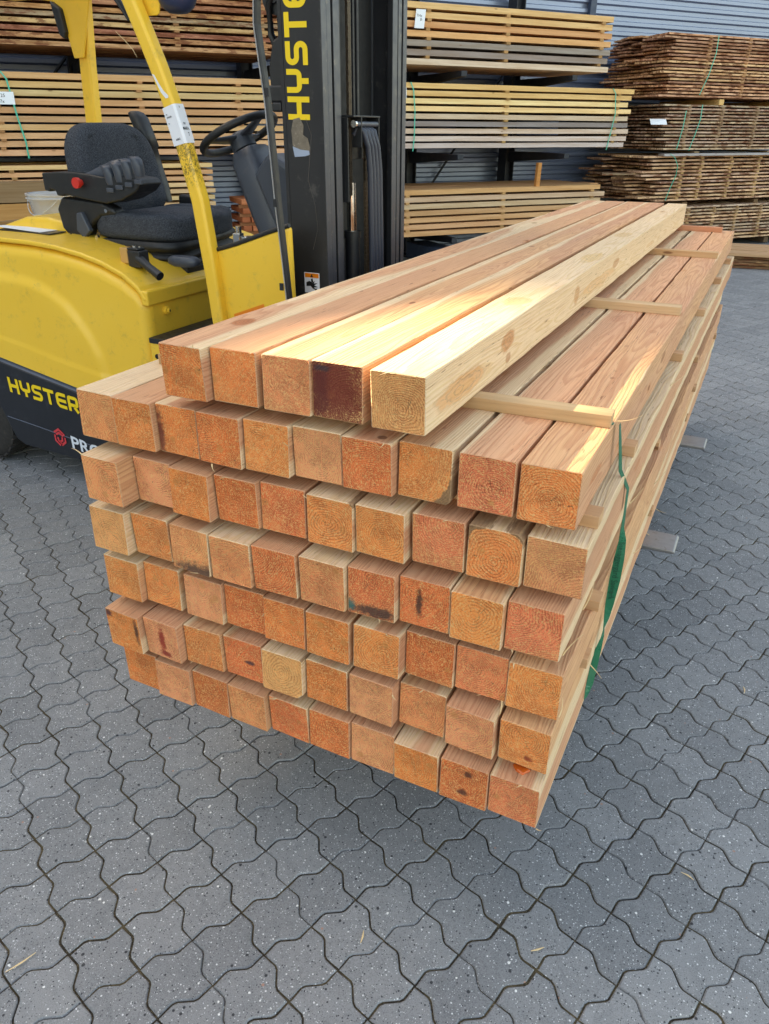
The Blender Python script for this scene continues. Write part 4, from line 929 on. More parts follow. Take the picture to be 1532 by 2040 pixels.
# --- hood lid with its drooping front lip
def offset(L, d):
    out = []
    for i, (x, z) in enumerate(L):
        a = L[max(0, i-1)]; b = L[min(len(L)-1, i+1)]; dx, dz = b[0]-a[0], b[1]-a[1]; l = math.hypot(dx, dz); out.append((x-dz/l*d, z+dx/l*d))
    return out
lidL = [p for p in TOP if p[0] > -2.7]
lo = offset(lidL, -.008); hi = offset(lidL, .012)
mb = MB(); mb.prism(hi+lo[::-1], 'y', Y0+.012, sym(Y0+.012)); lid = fl(mb, 'hood_lid', 'yellow', .007, 3)
mb = MB(); mb.prism([(-2.7, .99), (-2.2, 1.10), (-2.0, 1.155), (-1.86, 1.16), (-1.74, 1.145), (-1.66, 1.10), (-1.62, 1.06), (-2.7, .95)], 'y', 1.50, 2.05)
fl(mb, 'hood_hump', 'yellow', .03, 4)
# lid lip crossing the front
mb = MB(); mb.box(-1.118, -1.082, Y0+.014, sym(Y0+.014), .885, .945); fl(mb, 'lid_lip', 'yellow', .008, 3)
# front panel of the battery bay and its lock
mb = MB(); mb.cyl((0, 1.357, .852), 'x', .017, -1.10, -1.078, 20); mb.cyl((0, 1.357, .852), 'x', .009, -1.078, -1.070, 16); lock = fl(mb, 'panel_lock', 'yellow')
mb = MB(); mb.box(-1.0705, -1.0690, 1.3545, 1.3595, .847, .857); mb.build('key_slot', 'ink', lock)
# --- black lower panel with ledge
LOW = [(-2.75, .622), (-2.02, .574), (-1.56, .496), (-1.05, .412), (-.95, .37), (-.93, .14), (-1.0, .125), (-1.62, .126), (-1.98, .136), (-2.03, .16), (-2.055, .21), (-2.085, .29), (-2.14, .38), (-2.22, .45), (-2.32, .475), (-2.44, .46), (-2.54, .40), (-2.60, .30), (-2.62, .18), (-2.75, .17)]
mb = MB()
lowf = [(x, z-(.028 if z > .36 and x > -2.8 and i < 5 else 0)) for i, (x, z) in enumerate(LOW)]
for a, b in ((Y0-.012, Y0+.06), (sym(Y0+.06), sym(Y0-.012))):
    mb = MB(); mb.prism(lowf, 'y', a, b); fl(mb, 'lower_panel', 'panel', .006, 3)
mb = MB()
for i in range(4):
    (xa, za), (xb, zb) = LOW[i], LOW[i+1]
    for s in (0, 1):
        ya, yb = (Y0-.010, Y0+.022) if not s else (sym(Y0-.010), sym(Y0+.022))
        mb.add([(xa, ya, za-.026), (xb, ya, zb-.026), (xb, yb, zb+.004), (xa, yb, za+.004), (xa, yb, za-.03), (xb, yb, zb-.03)], [(0, 1, 2, 3), (0, 4, 5, 1)])
fl(mb, 'panel_ledge', 'greyledge')
mb = MB(); mb.prism([(-2.75, .6), (-1.0, .36), (-.93, .15), (-2.75, .2)], 'y', Y0+.20, sym(Y0+.20)); fl(mb, 'chassis', 'dark')
# moulding line in the panel
mb = MB(); mb.tube([(-2.06, Y0-.0125, .272), (-1.85, Y0-.0125, .252), (-1.66, Y0-.0125, .231), (-1.2, Y0-.0125, .19)], .0022, 6); fl(mb, 'panel_seam', 'greyledge')
# --- lettering on the side
V, F, wd = lettering('HYSTER')
ox, oz = -1.995, .4055; sx = .1*1.0
tot = 0.441; hgt = .074
ex = Vector((tot/wd, 0, -.085*tot/wd)); ey = Vector((0, 0, hgt))
mb = MB(); mb.add([Vector((ox, Y0-.0150, oz))+ex*v[0]+ey*v[1] for v in V], F); fl(mb, 'brand_lettering', 'letter')
tv, tf = text_mb('PROT', .1, True)
mb = MB(); mb.add([Vector((-1.652, Y0-.0150, .186))+Vector((v[0]*1.02, 0, -.14*v[0]+v[1]*.86)) for v in tv], tf); fl(mb, 'dealer_lettering', 'letterw')
mb = MB()
for pth in ([(.0, .78), (.5, 1.1), (1., .78)], [(.16, .66), (.5, .86), (.84, .66)], [(.02, .62), (.02, .2), (.42, -.08)], [(.98, .62), (.98, .3), (.55, -.02)], [(.30, .5), (.30, .28), (.62, .05)], [(.70, .58), (.70, .36), (.45, .2)]):
    v, f = stroke(pth, .15); mb.add([Vector((-1.752+a[0]*.066, Y0-.0150, .190+a[1]*.070-.1*a[0]*.066)) for a in v], f)
fl(mb, 'dealer_emblem', 'redlogo')
# --- step, floor
mb = MB(); mb.box(-1.094, -.62, Y0+.004, sym(Y0+.004), .42, .742); fl(mb, 'step_frame', 'yellow', .006)
mb = MB(); mb.box(-1.092, -.62, Y0, sym(Y0), .742, .764); fl(mb, 'floor_mat', 'black', .003)
mb = MB()
for q in (0, 1): mb.cyl((-1.06+.05*q, 0, .69-.02*q), 'y', .010, Y0-.001, Y0+.01, 16)
fl(mb, 'bolt_hole', 'dark')
# --- front cowl
COWL = [(-.735, 1.119), (-.64, 1.145), (-.497, 1.193), (-.412, 1.219), (-.405, .42), (-.745, .42)]
mb = MB(); mb.prism(COWL, 'y', 1.268, 1.30); fl(mb, 'front_cowl', 'yellow', .012, 3)
mb = MB(); mb.prism([(-.735, 1.119), (-.62, 1.15), (-.56, 1.165), (-.56, .42), (-.745, .42)], 'y', sym(1.365), sym(1.268)); fl(mb, 'front_cowl', 'yellow', .012, 3)
mb = MB(); mb.prism([(-.73, 1.10), (-.56, 1.165), (-.56, .42), (-.73, .42)], 'y', 1.302, sym(1.367)); fl(mb, 'front_bulkhead', 'black', .01, 2)
mb = MB(); mb.tube([(-.735, 1.272, 1.122), (-.64, 1.272, 1.149), (-.497, 1.272, 1.197), (-.41, 1.272, 1.223)], .008, 8); mb.box(-.745, -.729, 1.262, 1.28, 1.085, 1.125); fl(mb, 'cowl_edge_trim', 'black')
mb = MB(); mb.add([(-.676, 1.2665, .895), (-.536, 1.2665, .946), (-.532, 1.2665, .925), (-.672, 1.2665, .868)], [(0, 1, 2, 3)]); lab = fl(mb, 'cowl_label', 'orange')
# --- overhead guard, front pillars
def pillar(path, wx, wy, y, name, mat, lean=0.):
    rings = []
    for i, (x, z) in enumerate(path):
        a = path[max(0, i-1)]; b = path[min(len(path)-1, i+1)]; dx, dz = b[0]-a[0], b[1]-a[1]; l = math.hypot(dx, dz); nx, nz = dz/l, -dx/l
        c = .007; pts = []
        for (u, v) in ((-wx/2+c, -wy/2), (wx/2-c, -wy/2), (wx/2, -wy/2+c), (wx/2, wy/2-c), (wx/2-c, wy/2), (-wx/2+c, wy/2), (-wx/2, wy/2-c), (-wx/2, -wy/2+c)):
            pts.append((x+nx*u, y+v+lean*z, z+nz*u))
        rings.append(pts)
    mb = MB(); mb.loft(rings, smooth=False); return fl(mb, name, mat, .004, 2)
PA = [(-.709, .44), (-.709, .76), (-.718, .87), (-.732, 1.05), (-.742, 1.14), (-.758, 1.29), (-.786, 1.40), (-.806, 1.485), (-.840, 1.60), (-.876, 1.70), (-.918, 1.80), (-.962, 1.90), (-1.02, 2.0), (-1.09, 2.09), (-1.16, 2.15)]
PA = [(x-.0145, z) for x, z in PA]
pil = pillar(PA, .053, .050, 1.257, 'front_pillar', 'yellow_worn')
pillar(PA, .053, .050, sym(1.257), 'front_pillar', 'yellow')
PR = [(-2.255, .95), (-2.255, 1.30), (-2.24, 1.55), (-2.22, 1.80), (-2.185, 2.10)]
pillar(PR, .072, .055, 2.25, 'rear_pillar', 'yellow'); pillar([(x-.0, z) for x, z in PR], .072, .055, sym(2.25), 'rear_pillar', 'yellow')
for s in (0, 1):
    f = (lambda y: y) if not s else sym
    mb = MB(); mb.prism([(-2.62, 2.13), (-2.50, 2.095), (-2.36, 2.075), (-2.31, 2.035), (-2.288, 1.96), (-2.262, 1.83), (-2.20, 1.83), (-2.10, 2.08), (-2.04, 2.13)], 'y', f(2.205), f(2.215)); fl(mb, 'guard_gusset', 'yellow', .003)
    mb = MB(); mb.box(-2.7, -1.12, f(1.27)-.035, f(1.27)+.035, 2.10, 2.17); fl(mb, 'guard_rail', 'yellow', .01)
for k in range(8):
    mb = MB(); mb.box(-2.5+.185*k, -2.47+.185*k, 1.30, 2.22, 2.12, 2.16); fl(mb, 'guard_bar', 'yellow', .005)
mb = MB(); mb.prism([(-2.345, 2.075), (-2.315, 1.93), (-2.285, 1.91), (-2.272, 1.94), (-2.285, 2.04)], 'y', 2.18, 2.235); fl(mb, 'rear_lamp', 'black', .008)
# black trim strip behind the front pillar and fittings at its top
mb = MB(); mb.tube([(-1.10, 1.30, 1.935), (-1.062, 1.30, 1.89), (-1.035, 1.30, 1.845)], [.016, .015, .008], 8, 0, .6); fl(mb, 'pillar_trim', 'black')
mb = MB(); mb.prism([(-1.0, 1.98), (-.86, 1.98), (-.893, 1.858), (-.905, 1.853), (-.945, 1.853)], 'y', 1.29, 1.296); fl(mb, 'mirror_bracket', 'yellow', .002)
mb = MB(); rg = []
for (h_, r_) in ((-.05, .0005), (-.046, .03), (-.03, .052), (0., .066), (.03, .06)): rg.append([(-.836+r_*1.05*math.cos(t), 1.32+r_*math.sin(t), 1.905+h_) for t in [2*math.pi*q/24 for q in range(24)]])
mb.loft(rg); fl(mb, 'work_lamp', simple('navy_lamp_housing', (44, 54, 84), .4))
# paper sticker on the front pillar, wrapped round two faces
def on_pillar(z, u, face):     # u across the face
    x = None
    for (a, b), (c, d) in zip(PA, PA[1:]):
        if b <= z <= d: x = a+(c-a)*(z-b)/(d-b); dx, dz = c-a, d-b
    l = math.hypot(dx, dz); nx, nz = dz/l, -dx/l
    if face == 's': return Vector((x+nx*u, 1.2312, z+nz*u))
    return Vector((x+nx*.0273, 1.2320+u, z+nz*.0273))
def wrap(zs, us, face, name, mat, parent):
    V = [on_pillar(z, u, face) for z in zs for u in us]; n = len(us); mb = MB(); mb.add(V, [(i*n+j, i*n+j+1, (i+1)*n+j+1, (i+1)*n+j) for i in range(len(zs)-1) for j in range(n-1)]); return fl(mb, name, mat, parent=parent)
zs = [1.468+.118*k/6 for k in range(7)]
V = []
mb = MB(); us = [-.0268, -.019, 0, .0192]
st = wrap(zs, us, 's', 'paper_sticker', 'white', None)
V = []
for z in zs:
    a = on_pillar(z, .0194, 's'); b = on_pillar(z, .0072, 'f'); V += [a, b, on_pillar(z, .048, 'f')]
mb = MB(); mb.add(V, [(i*3+j, i*3+j+1, (i+1)*3+j+1, (i+1)*3+j) for i in range(6) for j in (0, 1)]); fl(mb, 'paper_sticker', 'white')
mb = MB()
for (s_, z, u, sz, fc) in (('MARA', 1.507, .008, .0135, 'f'), ('7', 1.488, .026, .016, 'f'), ('600KG', 1.482, -.010, .0085, 's'), ('PH', 1.523, .018, .010, 'f'), ('UPNOKI', 1.552, -.020, .0075, 's'), ('ro', 1.562, -.020, .008, 's'), ('w', 1.535, -.020, .008, 's'), ('V', 1.573, .020, .010, 'f')):
    tv, tf = text_mb(s_, 1., True); out = []
    for v in tv:
        uu = u+v[0]*sz*.8; out.append(on_pillar(z+v[1]*sz, uu, fc)+(Vector((0, -.0007, 0)) if fc == 's' else Vector((.0008, 0, 0))))
    mb.add(out, tf)
fl(mb, 'sticker_print', 'ink')
mb = MB(); V = [on_pillar(z, u, 's') for z, u in ((1.688, -.018), (1.682, -.010), (1.655, -.004), (1.63, .004), (1.612, .016), (1.606, .014), (1.608, .002), (1.63, -.009), (1.66, -.014))]; mb.add(V, [tuple(range(9))]); fl(mb, 'torn_sticker_strip', 'white')

# --- seat
def grid_surf(fn, nu, nv, mb, closed_u=False, smooth=True, mi=0):
    V = [fn(i/nu, j/nv) for i in range(nu+1) for j in range(nv+1)]; n = nv+1
    mb.add(V, [(i*n+j, (i+1)*n+j, (i+1)*n+j+1, i*n+j+1) for i in range(nu) for j in range(nv)], mi, smooth)
def sup(t, p): c = math.cos(t); s = math.sin(t); return (abs(c)**p*(1 if c >= 0 else -1), abs(s)**p*(1 if s >= 0 else -1))
def pad(name, mat, c, half, prof, parent, p=.45, nu=44, nv=40):
    """cushion: superellipsoid with a shaping function prof(a,b,n)->offset along its thin axis x"""
    mb = MB(); V = []
    for i in range(nu+1):
        phi = -math.pi/2+math.pi*i/nu; cp, sp = sup(phi, .55)
        for j in range(nv):
            th = 2*math.pi*j/nv; a, b = sup(th, p)
            V.append(prof(cp*a, cp*b, sp))
    F = [(i*nv+j, i*nv+(j+1) % nv, (i+1)*nv+(j+1) % nv, (i+1)*nv+j) for i in range(nu) for j in range(nv)]
    mb.add(V, F, 0, True); return fl(mb, name, mat, parent=parent, weld=True)
def backp(a, b, n):         # a along y, b along z, n thickness toward +x
    z = 1.335+b*.205; y = 1.755+a*(.245-.045*max(0, b)**2-.015*(1-b)*.5)
    x = -1.655-.10*(z-1.2)+n*.055
    if n > 0: x += .045*abs(a)**3*(1-max(0, b)*.5)-.012*math.exp(-((abs(a)-.62)/.07)**2)*(b < .75)-.008*math.exp(-((b+.12)/.06)**2)*(abs(a) < .6)+.02*math.exp(-((b+.55)/.3)**2)
    return (x, y, z)
seat = None
back = pad('seat_backrest', 'fabric', None, None, backp, None)
def cush(a, b, n):          # a along y, b along x, n up
    x = -1.385+b*.245; y = 1.75+a*.255; z = 1.135+n*.062
    if n > 0: z += .028*abs(a)**3-.014*math.exp(-((abs(a)-.6)/.07)**2)+.02*b**3-.01*math.exp(-((b-.45)/.08)**2)
    z -= .03*max(0, b-.7)
    return (x, y, z)
pad('seat_cushion', 'fabric', None, None, cush, None, p=.5)
mb = MB()
zz = .985; R_ = []
prof = [(.985, .21), (.99, .235), (1.0, .24), (1.012, .222), (1.018, .222), (1.03, .246), (1.04, .246), (1.05, .226), (1.056, .226), (1.068, .25), (1.085, .252), (1.10, .24)]
for z, hw in prof:
    R_.append([(-1.395+x_*hw*1.0, 1.75+y_*hw*1.02, z+.012*math.sin(y_*2)) for x_, y_ in [sup(2*math.pi*q/40, .35) for q in range(40)]])
mb.loft(R_); fl(mb, 'seat_suspension', 'bellows')
mb = MB()
mb.box(-1.45, -1.10, 1.565, 1.585, 1.0, 1.018); mb.box(-1.42, -1.115, 1.59, 1.62, .99, 1.005); fl(mb, 'seat_rail', 'black')
mb = MB(); mb.box(-1.60, -1.13, 1.56, 1.96, .93, .99); fl(mb, 'seat_base', 'black', .004)
mb = MB(); mb.tube([(-1.70, 1.48, 1.10), (-1.66, 1.47, 1.03), (-1.58, 1.465, .99), (-1.52, 1.463, .985)], .006, 8); mb.box(-1.62, -1.53, 1.45, 1.475, 1.035, 1.075); fl(mb, 'seat_adjuster', 'black', .003)
mb = MB(); R_ = [[(-1.055+x_*.075*s_, 1.46+y_*.03*s_, 1.035+h_) for x_, y_ in [sup(2*math.pi*q/24, .6) for q in range(24)]] for s_, h_ in ((.7, -.022), (1., -.012), (1., .008), (.75, .018))]
mb.loft(R_); fl(mb, 'seat_tilt_handle', 'greyblk')
# far side belt tower
mb = MB(); R_ = []
for (x, z, wx, wy) in ((-1.735, 1.590, .012, .02), (-1.73, 1.582, .030, .035), (-1.715, 1.56, .038, .04), (-1.69, 1.50, .036, .04), (-1.665, 1.44, .034, .038), (-1.66, 1.435, .02, .03), (-1.64, 1.36, .018, .028), (-1.615, 1.27, .02, .028), (-1.60, 1.20, .016, .025)):
    R_.append([(x+a*wx, 2.02+b*wy, z) for a, b in [sup(2*math.pi*q/20, .7) for q in range(20)]])
mb.loft(R_); fl(mb, 'belt_guide', 'black')
mb = MB(); mb.box(-1.52, -1.40, 2.0, 2.05, 1.13, 1.235); fl(mb, 'belt_reel', 'black', .015, 3)
# control armrest on the near side
arm = None
mb = MB()
mb.prism([(-1.80, 1.345), (-1.70, 1.352), (-1.60, 1.352), (-1.52, 1.345), (-1.45, 1.338), (-1.36, 1.345), (-1.26, 1.335), (-1.245, 1.315), (-1.28, 1.285), (-1.36, 1.252), (-1.45, 1.235), (-1.55, 1.245), (-1.68, 1.262), (-1.70, 1.255), (-1.73, 1.256), (-1.735, 1.275), (-1.765, 1.283), (-1.77, 1.27), (-1.80, 1.275)], 'y', 1.47, 1.60)
arm = fl(mb, 'control_armrest', 'black', .012, 3)
mb = MB(); R_ = []
for (x, z, h_, y_) in ((-1.60, 1.345, .008, .05), (-1.54, 1.352, .018, .055), (-1.48, 1.36, .032, .056), (-1.42, 1.372, .040, .056), (-1.37, 1.378, .040, .054), (-1.34, 1.365, .02, .05)):
    R_.append([(x, 1.535+a*y_, z-.02+b*h_+.01) for a, b in [sup(2*math.pi*q/20, .8) for q in range(20)]])
mb.loft(R_); mb.build('palm_rest', 'greyblk', arm)
for k in range(4):
    x = -1.425+.053*k; z = 1.322+.012*k; y = 1.480; mb = MB(); R_ = []
    for (dx, dz, w_, t_) in ((-.018, .064, .012, .010), (-.008, .070, .018, .016), (.006, .056, .020, .018), (.012, .028, .019, .018), (.014, .0, .018, .017), (.016, -.016, .015, .014)):
        R_.append([(x+dx+a*t_*1.2, y+b*w_, z+dz*.85) for a, b in [sup(2*math.pi*q/16, .7) for q in range(16)]])
    mb.loft(R_); mb.build('control_lever', 'greyblk', arm)
    mb = MB(); mb.box(x-.004, x+.034, 1.462, 1.472, z-.042, z-.024); mb.build('lever_base', 'greyblk', arm, bevel=.003)
mb = MB(); mb.cyl((-1.573, 0, 1.313), 'y', .013, 1.452, 1.47, 20); mb.cyl((-1.573, 0, 1.313), 'y', .021, 1.438, 1.454, 24); mb.build('stop_button', 'red', arm, bevel=.004)
mb = MB(); mb.prism([(-1.735, 1.25), (-1.50, 1.235), (-1.44, 1.215), (-1.43, 1.19), (-1.52, 1.18), (-1.60, 1.13), (-1.63, 1.08), (-1.70, 1.06), (-1.76, 1.12), (-1.775, 1.20)], 'y', 1.495, 1.56); fl(mb, 'armrest_bracket', 'black', .012, 3)
mb = MB(); mb.prism([(-1.64, 1.19), (-1.61, 1.195), (-1.575, 1.12), (-1.62, 1.085), (-1.655, 1.12)], 'y', 1.475, 1.50); fl(mb, 'armrest_latch', 'greyblk', .006, 3)
mb = MB()
for (x, z) in ((-1.475, 1.205), (-1.553, 1.095), (-1.56, 1.07)): mb.cyl((x, 0, z), 'y', .008, 1.486, 1.499, 12)
fl(mb, 'armrest_bolt', 'chrome')

# --- steering wheel and column
SWC = Vector((-.952, 1.76, 1.497)); SN = Vector((-.45, 0, .89)).normalized(); SU = SN.cross(Vector((0, 1, 0))).normalized(); SV = Vector((0, 1, 0))
def sw(a, b, c=0.): return SWC+SU*a+SV*b+SN*c
mb = MB(); R_ = []
for k in range(49):
    t = 2*math.pi*k/48; d = SU*math.cos(t)+SV*math.sin(t)
    R_.append([SWC+d*(.158+.0155*math.cos(q))+SN*.0155*math.sin(q) for q in [2*math.pi*j/12 for j in range(12)]])
mb.loft(R_, caps=False); swo = fl(mb, 'steering_wheel', 'black')
for t in (1.45, 3.35, -1.25):
    d = SU*math.cos(t)+SV*math.sin(t); e = SN.cross(d); mb = MB(); R_ = []
    for (r_, w_, h_, c_) in ((.02, .034, .012, -.016), (.07, .030, .010, -.012), (.12, .020, .008, -.006), (.15, .024, .008, 0.)):
        R_.append([SWC+d*r_+e*a*w_+SN*(c_+b*h_) for a, b in [sup(2*math.pi*q/14, .8) for q in range(14)]])
    mb.loft(R_); mb.build('spoke', 'greyblk', swo)
mb = MB(); R_ = [[SWC+(SU*math.cos(q)+SV*math.sin(q))*r_+SN*h_ for q in [2*math.pi*j/24 for j in range(24)]] for r_, h_ in ((.052, -.06), (.05, -.03), (.05, -.008), (.036, .004), (.001, .007))]
mb.loft(R_); mb.build('hub', 'greyblk', swo)
mb = MB(); CD = [((-.925, 1.44), .052, .07), ((-.900, 1.405), .062, .10), ((-.855, 1.32), .066, .11), ((-.80, 1.21), .068, .12), ((-.755, 1.12), .064, .13), ((-.735, 1.0), .07, .14), ((-.72, .80), .07, .15)]
R_ = []
for (x, z), wx, wy in CD:
    R_.append([(x+a*wx+.02, 1.76+b*wy, z+a*wx*.45) for a, b in [sup(2*math.pi*q/28, .5) for q in range(28)]])
mb.loft(R_); fl(mb, 'steering_column', 'greyblk')
mb = MB(); mb.prism([(-.72, 1.44), (-.60, 1.38), (-.50, 1.21), (-.46, 1.20), (-.46, .9), (-.68, .9), (-.70, 1.15), (-.80, 1.36)], 'y', 1.62, 2.1); fl(mb, 'dash_shroud', 'greyblk', .02, 3)
mb = MB(); mb.box(-.8, -.765, 1.50, 1.53, 1.12, 1.16); mb.cyl((-.78, 1.515, 0), 'z', .012, 1.16, 1.185, 12); mb.box(-.76, -.735, 1.50, 1.54, 1.115, 1.15); mb.v = [(x+.015, y-.06, z-.0) for x, y, z in mb.v]; fl(mb, 'hydraulic_fitting', 'chrome', .004)
# --- curved black bar with a bright edge beside the mast
BP = [(-.25, 1.20, 1.99), (-.33, 1.20, 1.97), (-.40, 1.20, 1.93), (-.442, 1.20, 1.86), (-.447, 1.20, 1.80), (-.436, 1.20, 1.70), (-.424, 1.20, 1.60), (-.415, 1.20, 1.45), (-.407, 1.20, 1.30), (-.395, 1.20, 1.15), (-.384, 1.20, 1.0), (-.375, 1.20, .80)]
R_ = []; R2 = []
for x, y, z in BP: R_.append([(x-.004, y, z), (x+.001, y-.004, z), (x+.006, y, z), (x+.006, y+.02, z), (x-.004, y+.03, z)]); R2.append([(x-.012, y+.002, z), (x-.0045, y-.0035, z), (x-.0045, y+.02, z), (x-.010, y+.02, z)])
mb = MB(); mb.loft(R_, smooth=False); bar = fl(mb, 'guard_strip', 'black'); mb = MB(); mb.loft(R2, smooth=False); mb.build('bright_edge', simple('scuffed_silver', (186, 190, 196), .35, .3, .1, 30., dirt=((60, 60, 62), .6)), bar)
for z in (1.30, 1.03, 1.62):
    mb = MB(); i = 0; mb.box(-.418-.02*(z-1.3), -.404-.02*(z-1.3), 1.194, 1.20, z-.012, z+.012); mb.build('strip_clip', 'black', bar)

# --- mast
MF = -.335       # front plane of the rails
def rail(y, thick, x0, x1, z0, z1, name, flange, side):
    """channel section opening towards the inside; side=+1 near rail"""
    mb = MB(); s = side
    o = [(x0, y), (x1, y), (x1, y+s*flange), (x1-.024, y+s*flange), (x1-.024, y+s*thick), (x0+.022, y+s*thick), (x0+.022, y+s*flange), (x0, y+s*flange)]
    mb.prism(o, 'z', z0, z1); ob = fl(mb, name, ['mast', 'mastedge'], .0025, 2)
    for p in ob.data.polygons:
        if p.normal.x > .9: p.material_index = 1
    return ob
mast = rail(1.400, .014, -.485, MF, .08, 2.62, 'outer_mast_rail', .034, 1)
rail(2.050, .014, -.485, MF, .08, 2.62, 'outer_mast_rail', .034, -1)
rail(1.4400, .012, -.47, MF-.004, .10, 2.60, 'middle_mast_rail', .030, 1); rail(2.0100, .012, -.47, MF-.004, .10, 2.60, 'middle_mast_rail', .030, -1)
rail(1.4800, .014, -.46, MF-.002, .12, 2.58, 'inner_mast_rail', .042, 1); rail(1.9700, .014, -.46, MF-.002, .12, 2.58, 'inner_mast_rail', .042, -1)
mb = MB(); mb.box(-.50, -.486, 1.402, 1.45, .1, 2.6); fl(mb, 'rail_backing', 'mast')
for z in (.35, 2.45):
    mb = MB(); mb.box(-.475, -.43, 1.41, 2.04, z, z+.12); fl(mb, 'mast_crossbeam', 'mast', .004)
# mast lettering runs upwards along the near rail
V, F, wd = lettering('HYSTER')
Lh = .118; ex = Vector((-.006, 0, .138)); ey = Vector((-.125, 0, -.008))
# letters: word direction = up (+z), letter height direction = towards -x
mb = MB(); mb.add([Vector((-.388+.0, 1.3985, 1.545))+Vector((-.0*v[0], 0, .0765*v[0]))+Vector((-.086*v[1], 0, .002*v[1])) for v in V], F); fl(mb, 'mast_lettering', 'letter')
mb = MB()
torn = [(-.50+.035, 1.515), (-.455, 1.548), (-.43, 1.553), (-.415, 1.53), (-.418, 1.50), (-.40, 1.49), (-.392, 1.462), (-.398, 1.437), (-.455, 1.44), (-.462, 1.47)]
V = [(x, 1.3984, z) for x, z in torn]; mb.add(V, [tuple(range(len(V)))]); fl(mb, 'torn_decal', simple('bare_brown_metal', (120, 110, 98), .45, .2, .5, 60., dirt=((200, 190, 180), .6)))
mb = MB(); mb.add([(x, 1.3978, z) for x, z in ((-.462, 1.465), (-.43, 1.455), (-.396, 1.452), (-.394, 1.440), (-.412, 1.435), (-.455, 1.432))], [tuple(range(6))]); fl(mb, 'torn_decal_paper', simple('pale_blue_decal', (150, 166, 190), .4))
mb = MB(); mb.tube([(-.405, 1.3985, 1.55), (-.385, 1.3985, 1.50), (-.395, 1.3985, 1.43), (-.405, 1.3985, 1.36), (-.38, 1.3985, 1.28), (-.372, 1.3985, 1.20), (-.395, 1.3985, 1.13)], .0006, 4); fl(mb, 'scratch', simple('pale_scratch', (110, 104, 100), .6))
# warning label low on the rail
mb = MB(); mb.add([(x, 1.3985, z) for x, z in ((-.438, .975), (-.373, .975), (-.373, 1.048), (-.438, 1.048))], [(0, 1, 2, 3)]); wl = fl(mb, 'warning_label', 'white')
mb = MB(); mb.add([(x, 1.3979, z) for x, z in ((-.435, 1.030), (-.376, 1.030), (-.376, 1.0455), (-.435, 1.0455))], [(0, 1, 2, 3)]); mb.build('orange_band', 'orange', wl)
mb = MB(); mb.add([(x, 1.3973, z) for x, z in ((-.4115, 1.0325), (-.3995, 1.0325), (-.4055, 1.0435))], [(0, 1, 2)])
H_ = [(-.430, 1.012), (-.416, 1.018), (-.404, 1.012), (-.392, 1.020), (-.398, 1.010), (-.382, 1.012), (-.396, 1.003), (-.380, .998), (-.398, .996), (-.388, .985), (-.404, .992), (-.412, 1.0), (-.430, .998)]
mb.add([(x, 1.3979, z) for x, z in H_], [tuple(range(len(H_)))])
mb.add([(x, 1.3979, z) for x, z in ((-.41, 1.026), (-.402, 1.027), (-.400, 1.014), (-.408, 1.012))], [(0, 1, 2, 3)]); mb.add([(x, 1.3979, z) for x, z in ((-.395, .976), (-.386, .976), (-.384, .992), (-.393, .992))], [(0, 1, 2, 3)])
mb.build('pictogram', 'ink', wl)
# tilt cylinder bracket and hoses left of the mast
mb = MB(); mb.prism([(-.56, 1.62), (-.565, 1.70), (-.545, 1.78), (-.50, 1.80), (-.487, 1.80), (-.487, 1.62)], 'y', 1.43, 1.47); mb.box(-.56, -.487, 1.415, 1.45, 1.60, 1.65); mb.box(-.55, -.51, 1.412, 1.44, 1.57, 1.60); fl(mb, 'mast_bracket', 'black', .006)
mb = MB(); mb.tube([(-.49, 1.45, 1.98), (-.53, 1.45, 1.95), (-.565, 1.45, 1.88), (-.56, 1.45, 1.80), (-.53, 1.45, 1.74)], .012, 10); mb.tube([(-.53, 1.47, 1.98), (-.535, 1.47, 1.85), (-.53, 1.47, 1.68)], .010, 10); fl(mb, 'hydraulic_hose', 'bellows')
mb = MB(); mb.cyl((-.545, 0, 1.905), 'y', .05, 1.46, 1.478, 28); mb.cyl((-.545, 0, 1.905), 'y', .018, 1.45, 1.46, 16); fl(mb, 'hose_pulley', 'black', .003)
# inside the mast: lift cylinder, rod, chains, hoses, roller bracket
mb = MB(); mb.box(-.445, -.43, 1.53, 1.93, .2, 2.5); fl(mb, 'mast_dark_backing', 'dark')  # near-black sheet behind the chains, standing for the mast's dark inside
mb = MB(); mb.cyl((-.372, 1.655, 0), 'z', .029, .15, 1.165, 24); mb.cyl((-.372, 1.655, 0), 'z', .033, 1.145, 1.17, 24); fl(mb, 'lift_cylinder', 'black')
mb = MB(); mb.cyl((-.372, 1.650, 0), 'z', .0185, 1.17, 1.34, 24); fl(mb, 'piston_rod', 'chrome')
def chain(x, y, z0, z1, wd, link, name='lift_chain'):
    mb = MB(); z = z0; k = 0
    while z < z1:
        for q in range(3):
            yy = y-wd/2+wd*q/2; mb.box(x-.005, x+.006, yy-.0016+(.0016 if k % 2 else 0), yy+.0016+(.0016 if k % 2 else 0), z+.001, z+link*1.25)
        mb.cyl((x+.0005, 0, z+link*.12), 'y', .0035, y-wd/2-.003, y+wd/2+.003, 8); z += link; k += 1
    return fl(mb, name, 'chain')
chain(-.345, 1.592, 1.30, 2.5, .014, .0165); chain(-.338, 1.705, .3, 1.47, .020, .0165)
mb = MB(); mb.tube([(-.352, 1.540, .3), (-.352, 1.540, 2.5)], .006, 8); mb.tube([(-.36, 1.655, 1.50), (-.36, 1.655, 2.5)], .005, 8); mb.tube([(-.36, 1.685, 1.50), (-.36, 1.685, 2.5)], .007, 8); fl(mb, 'hydraulic_pipe', 'mast')
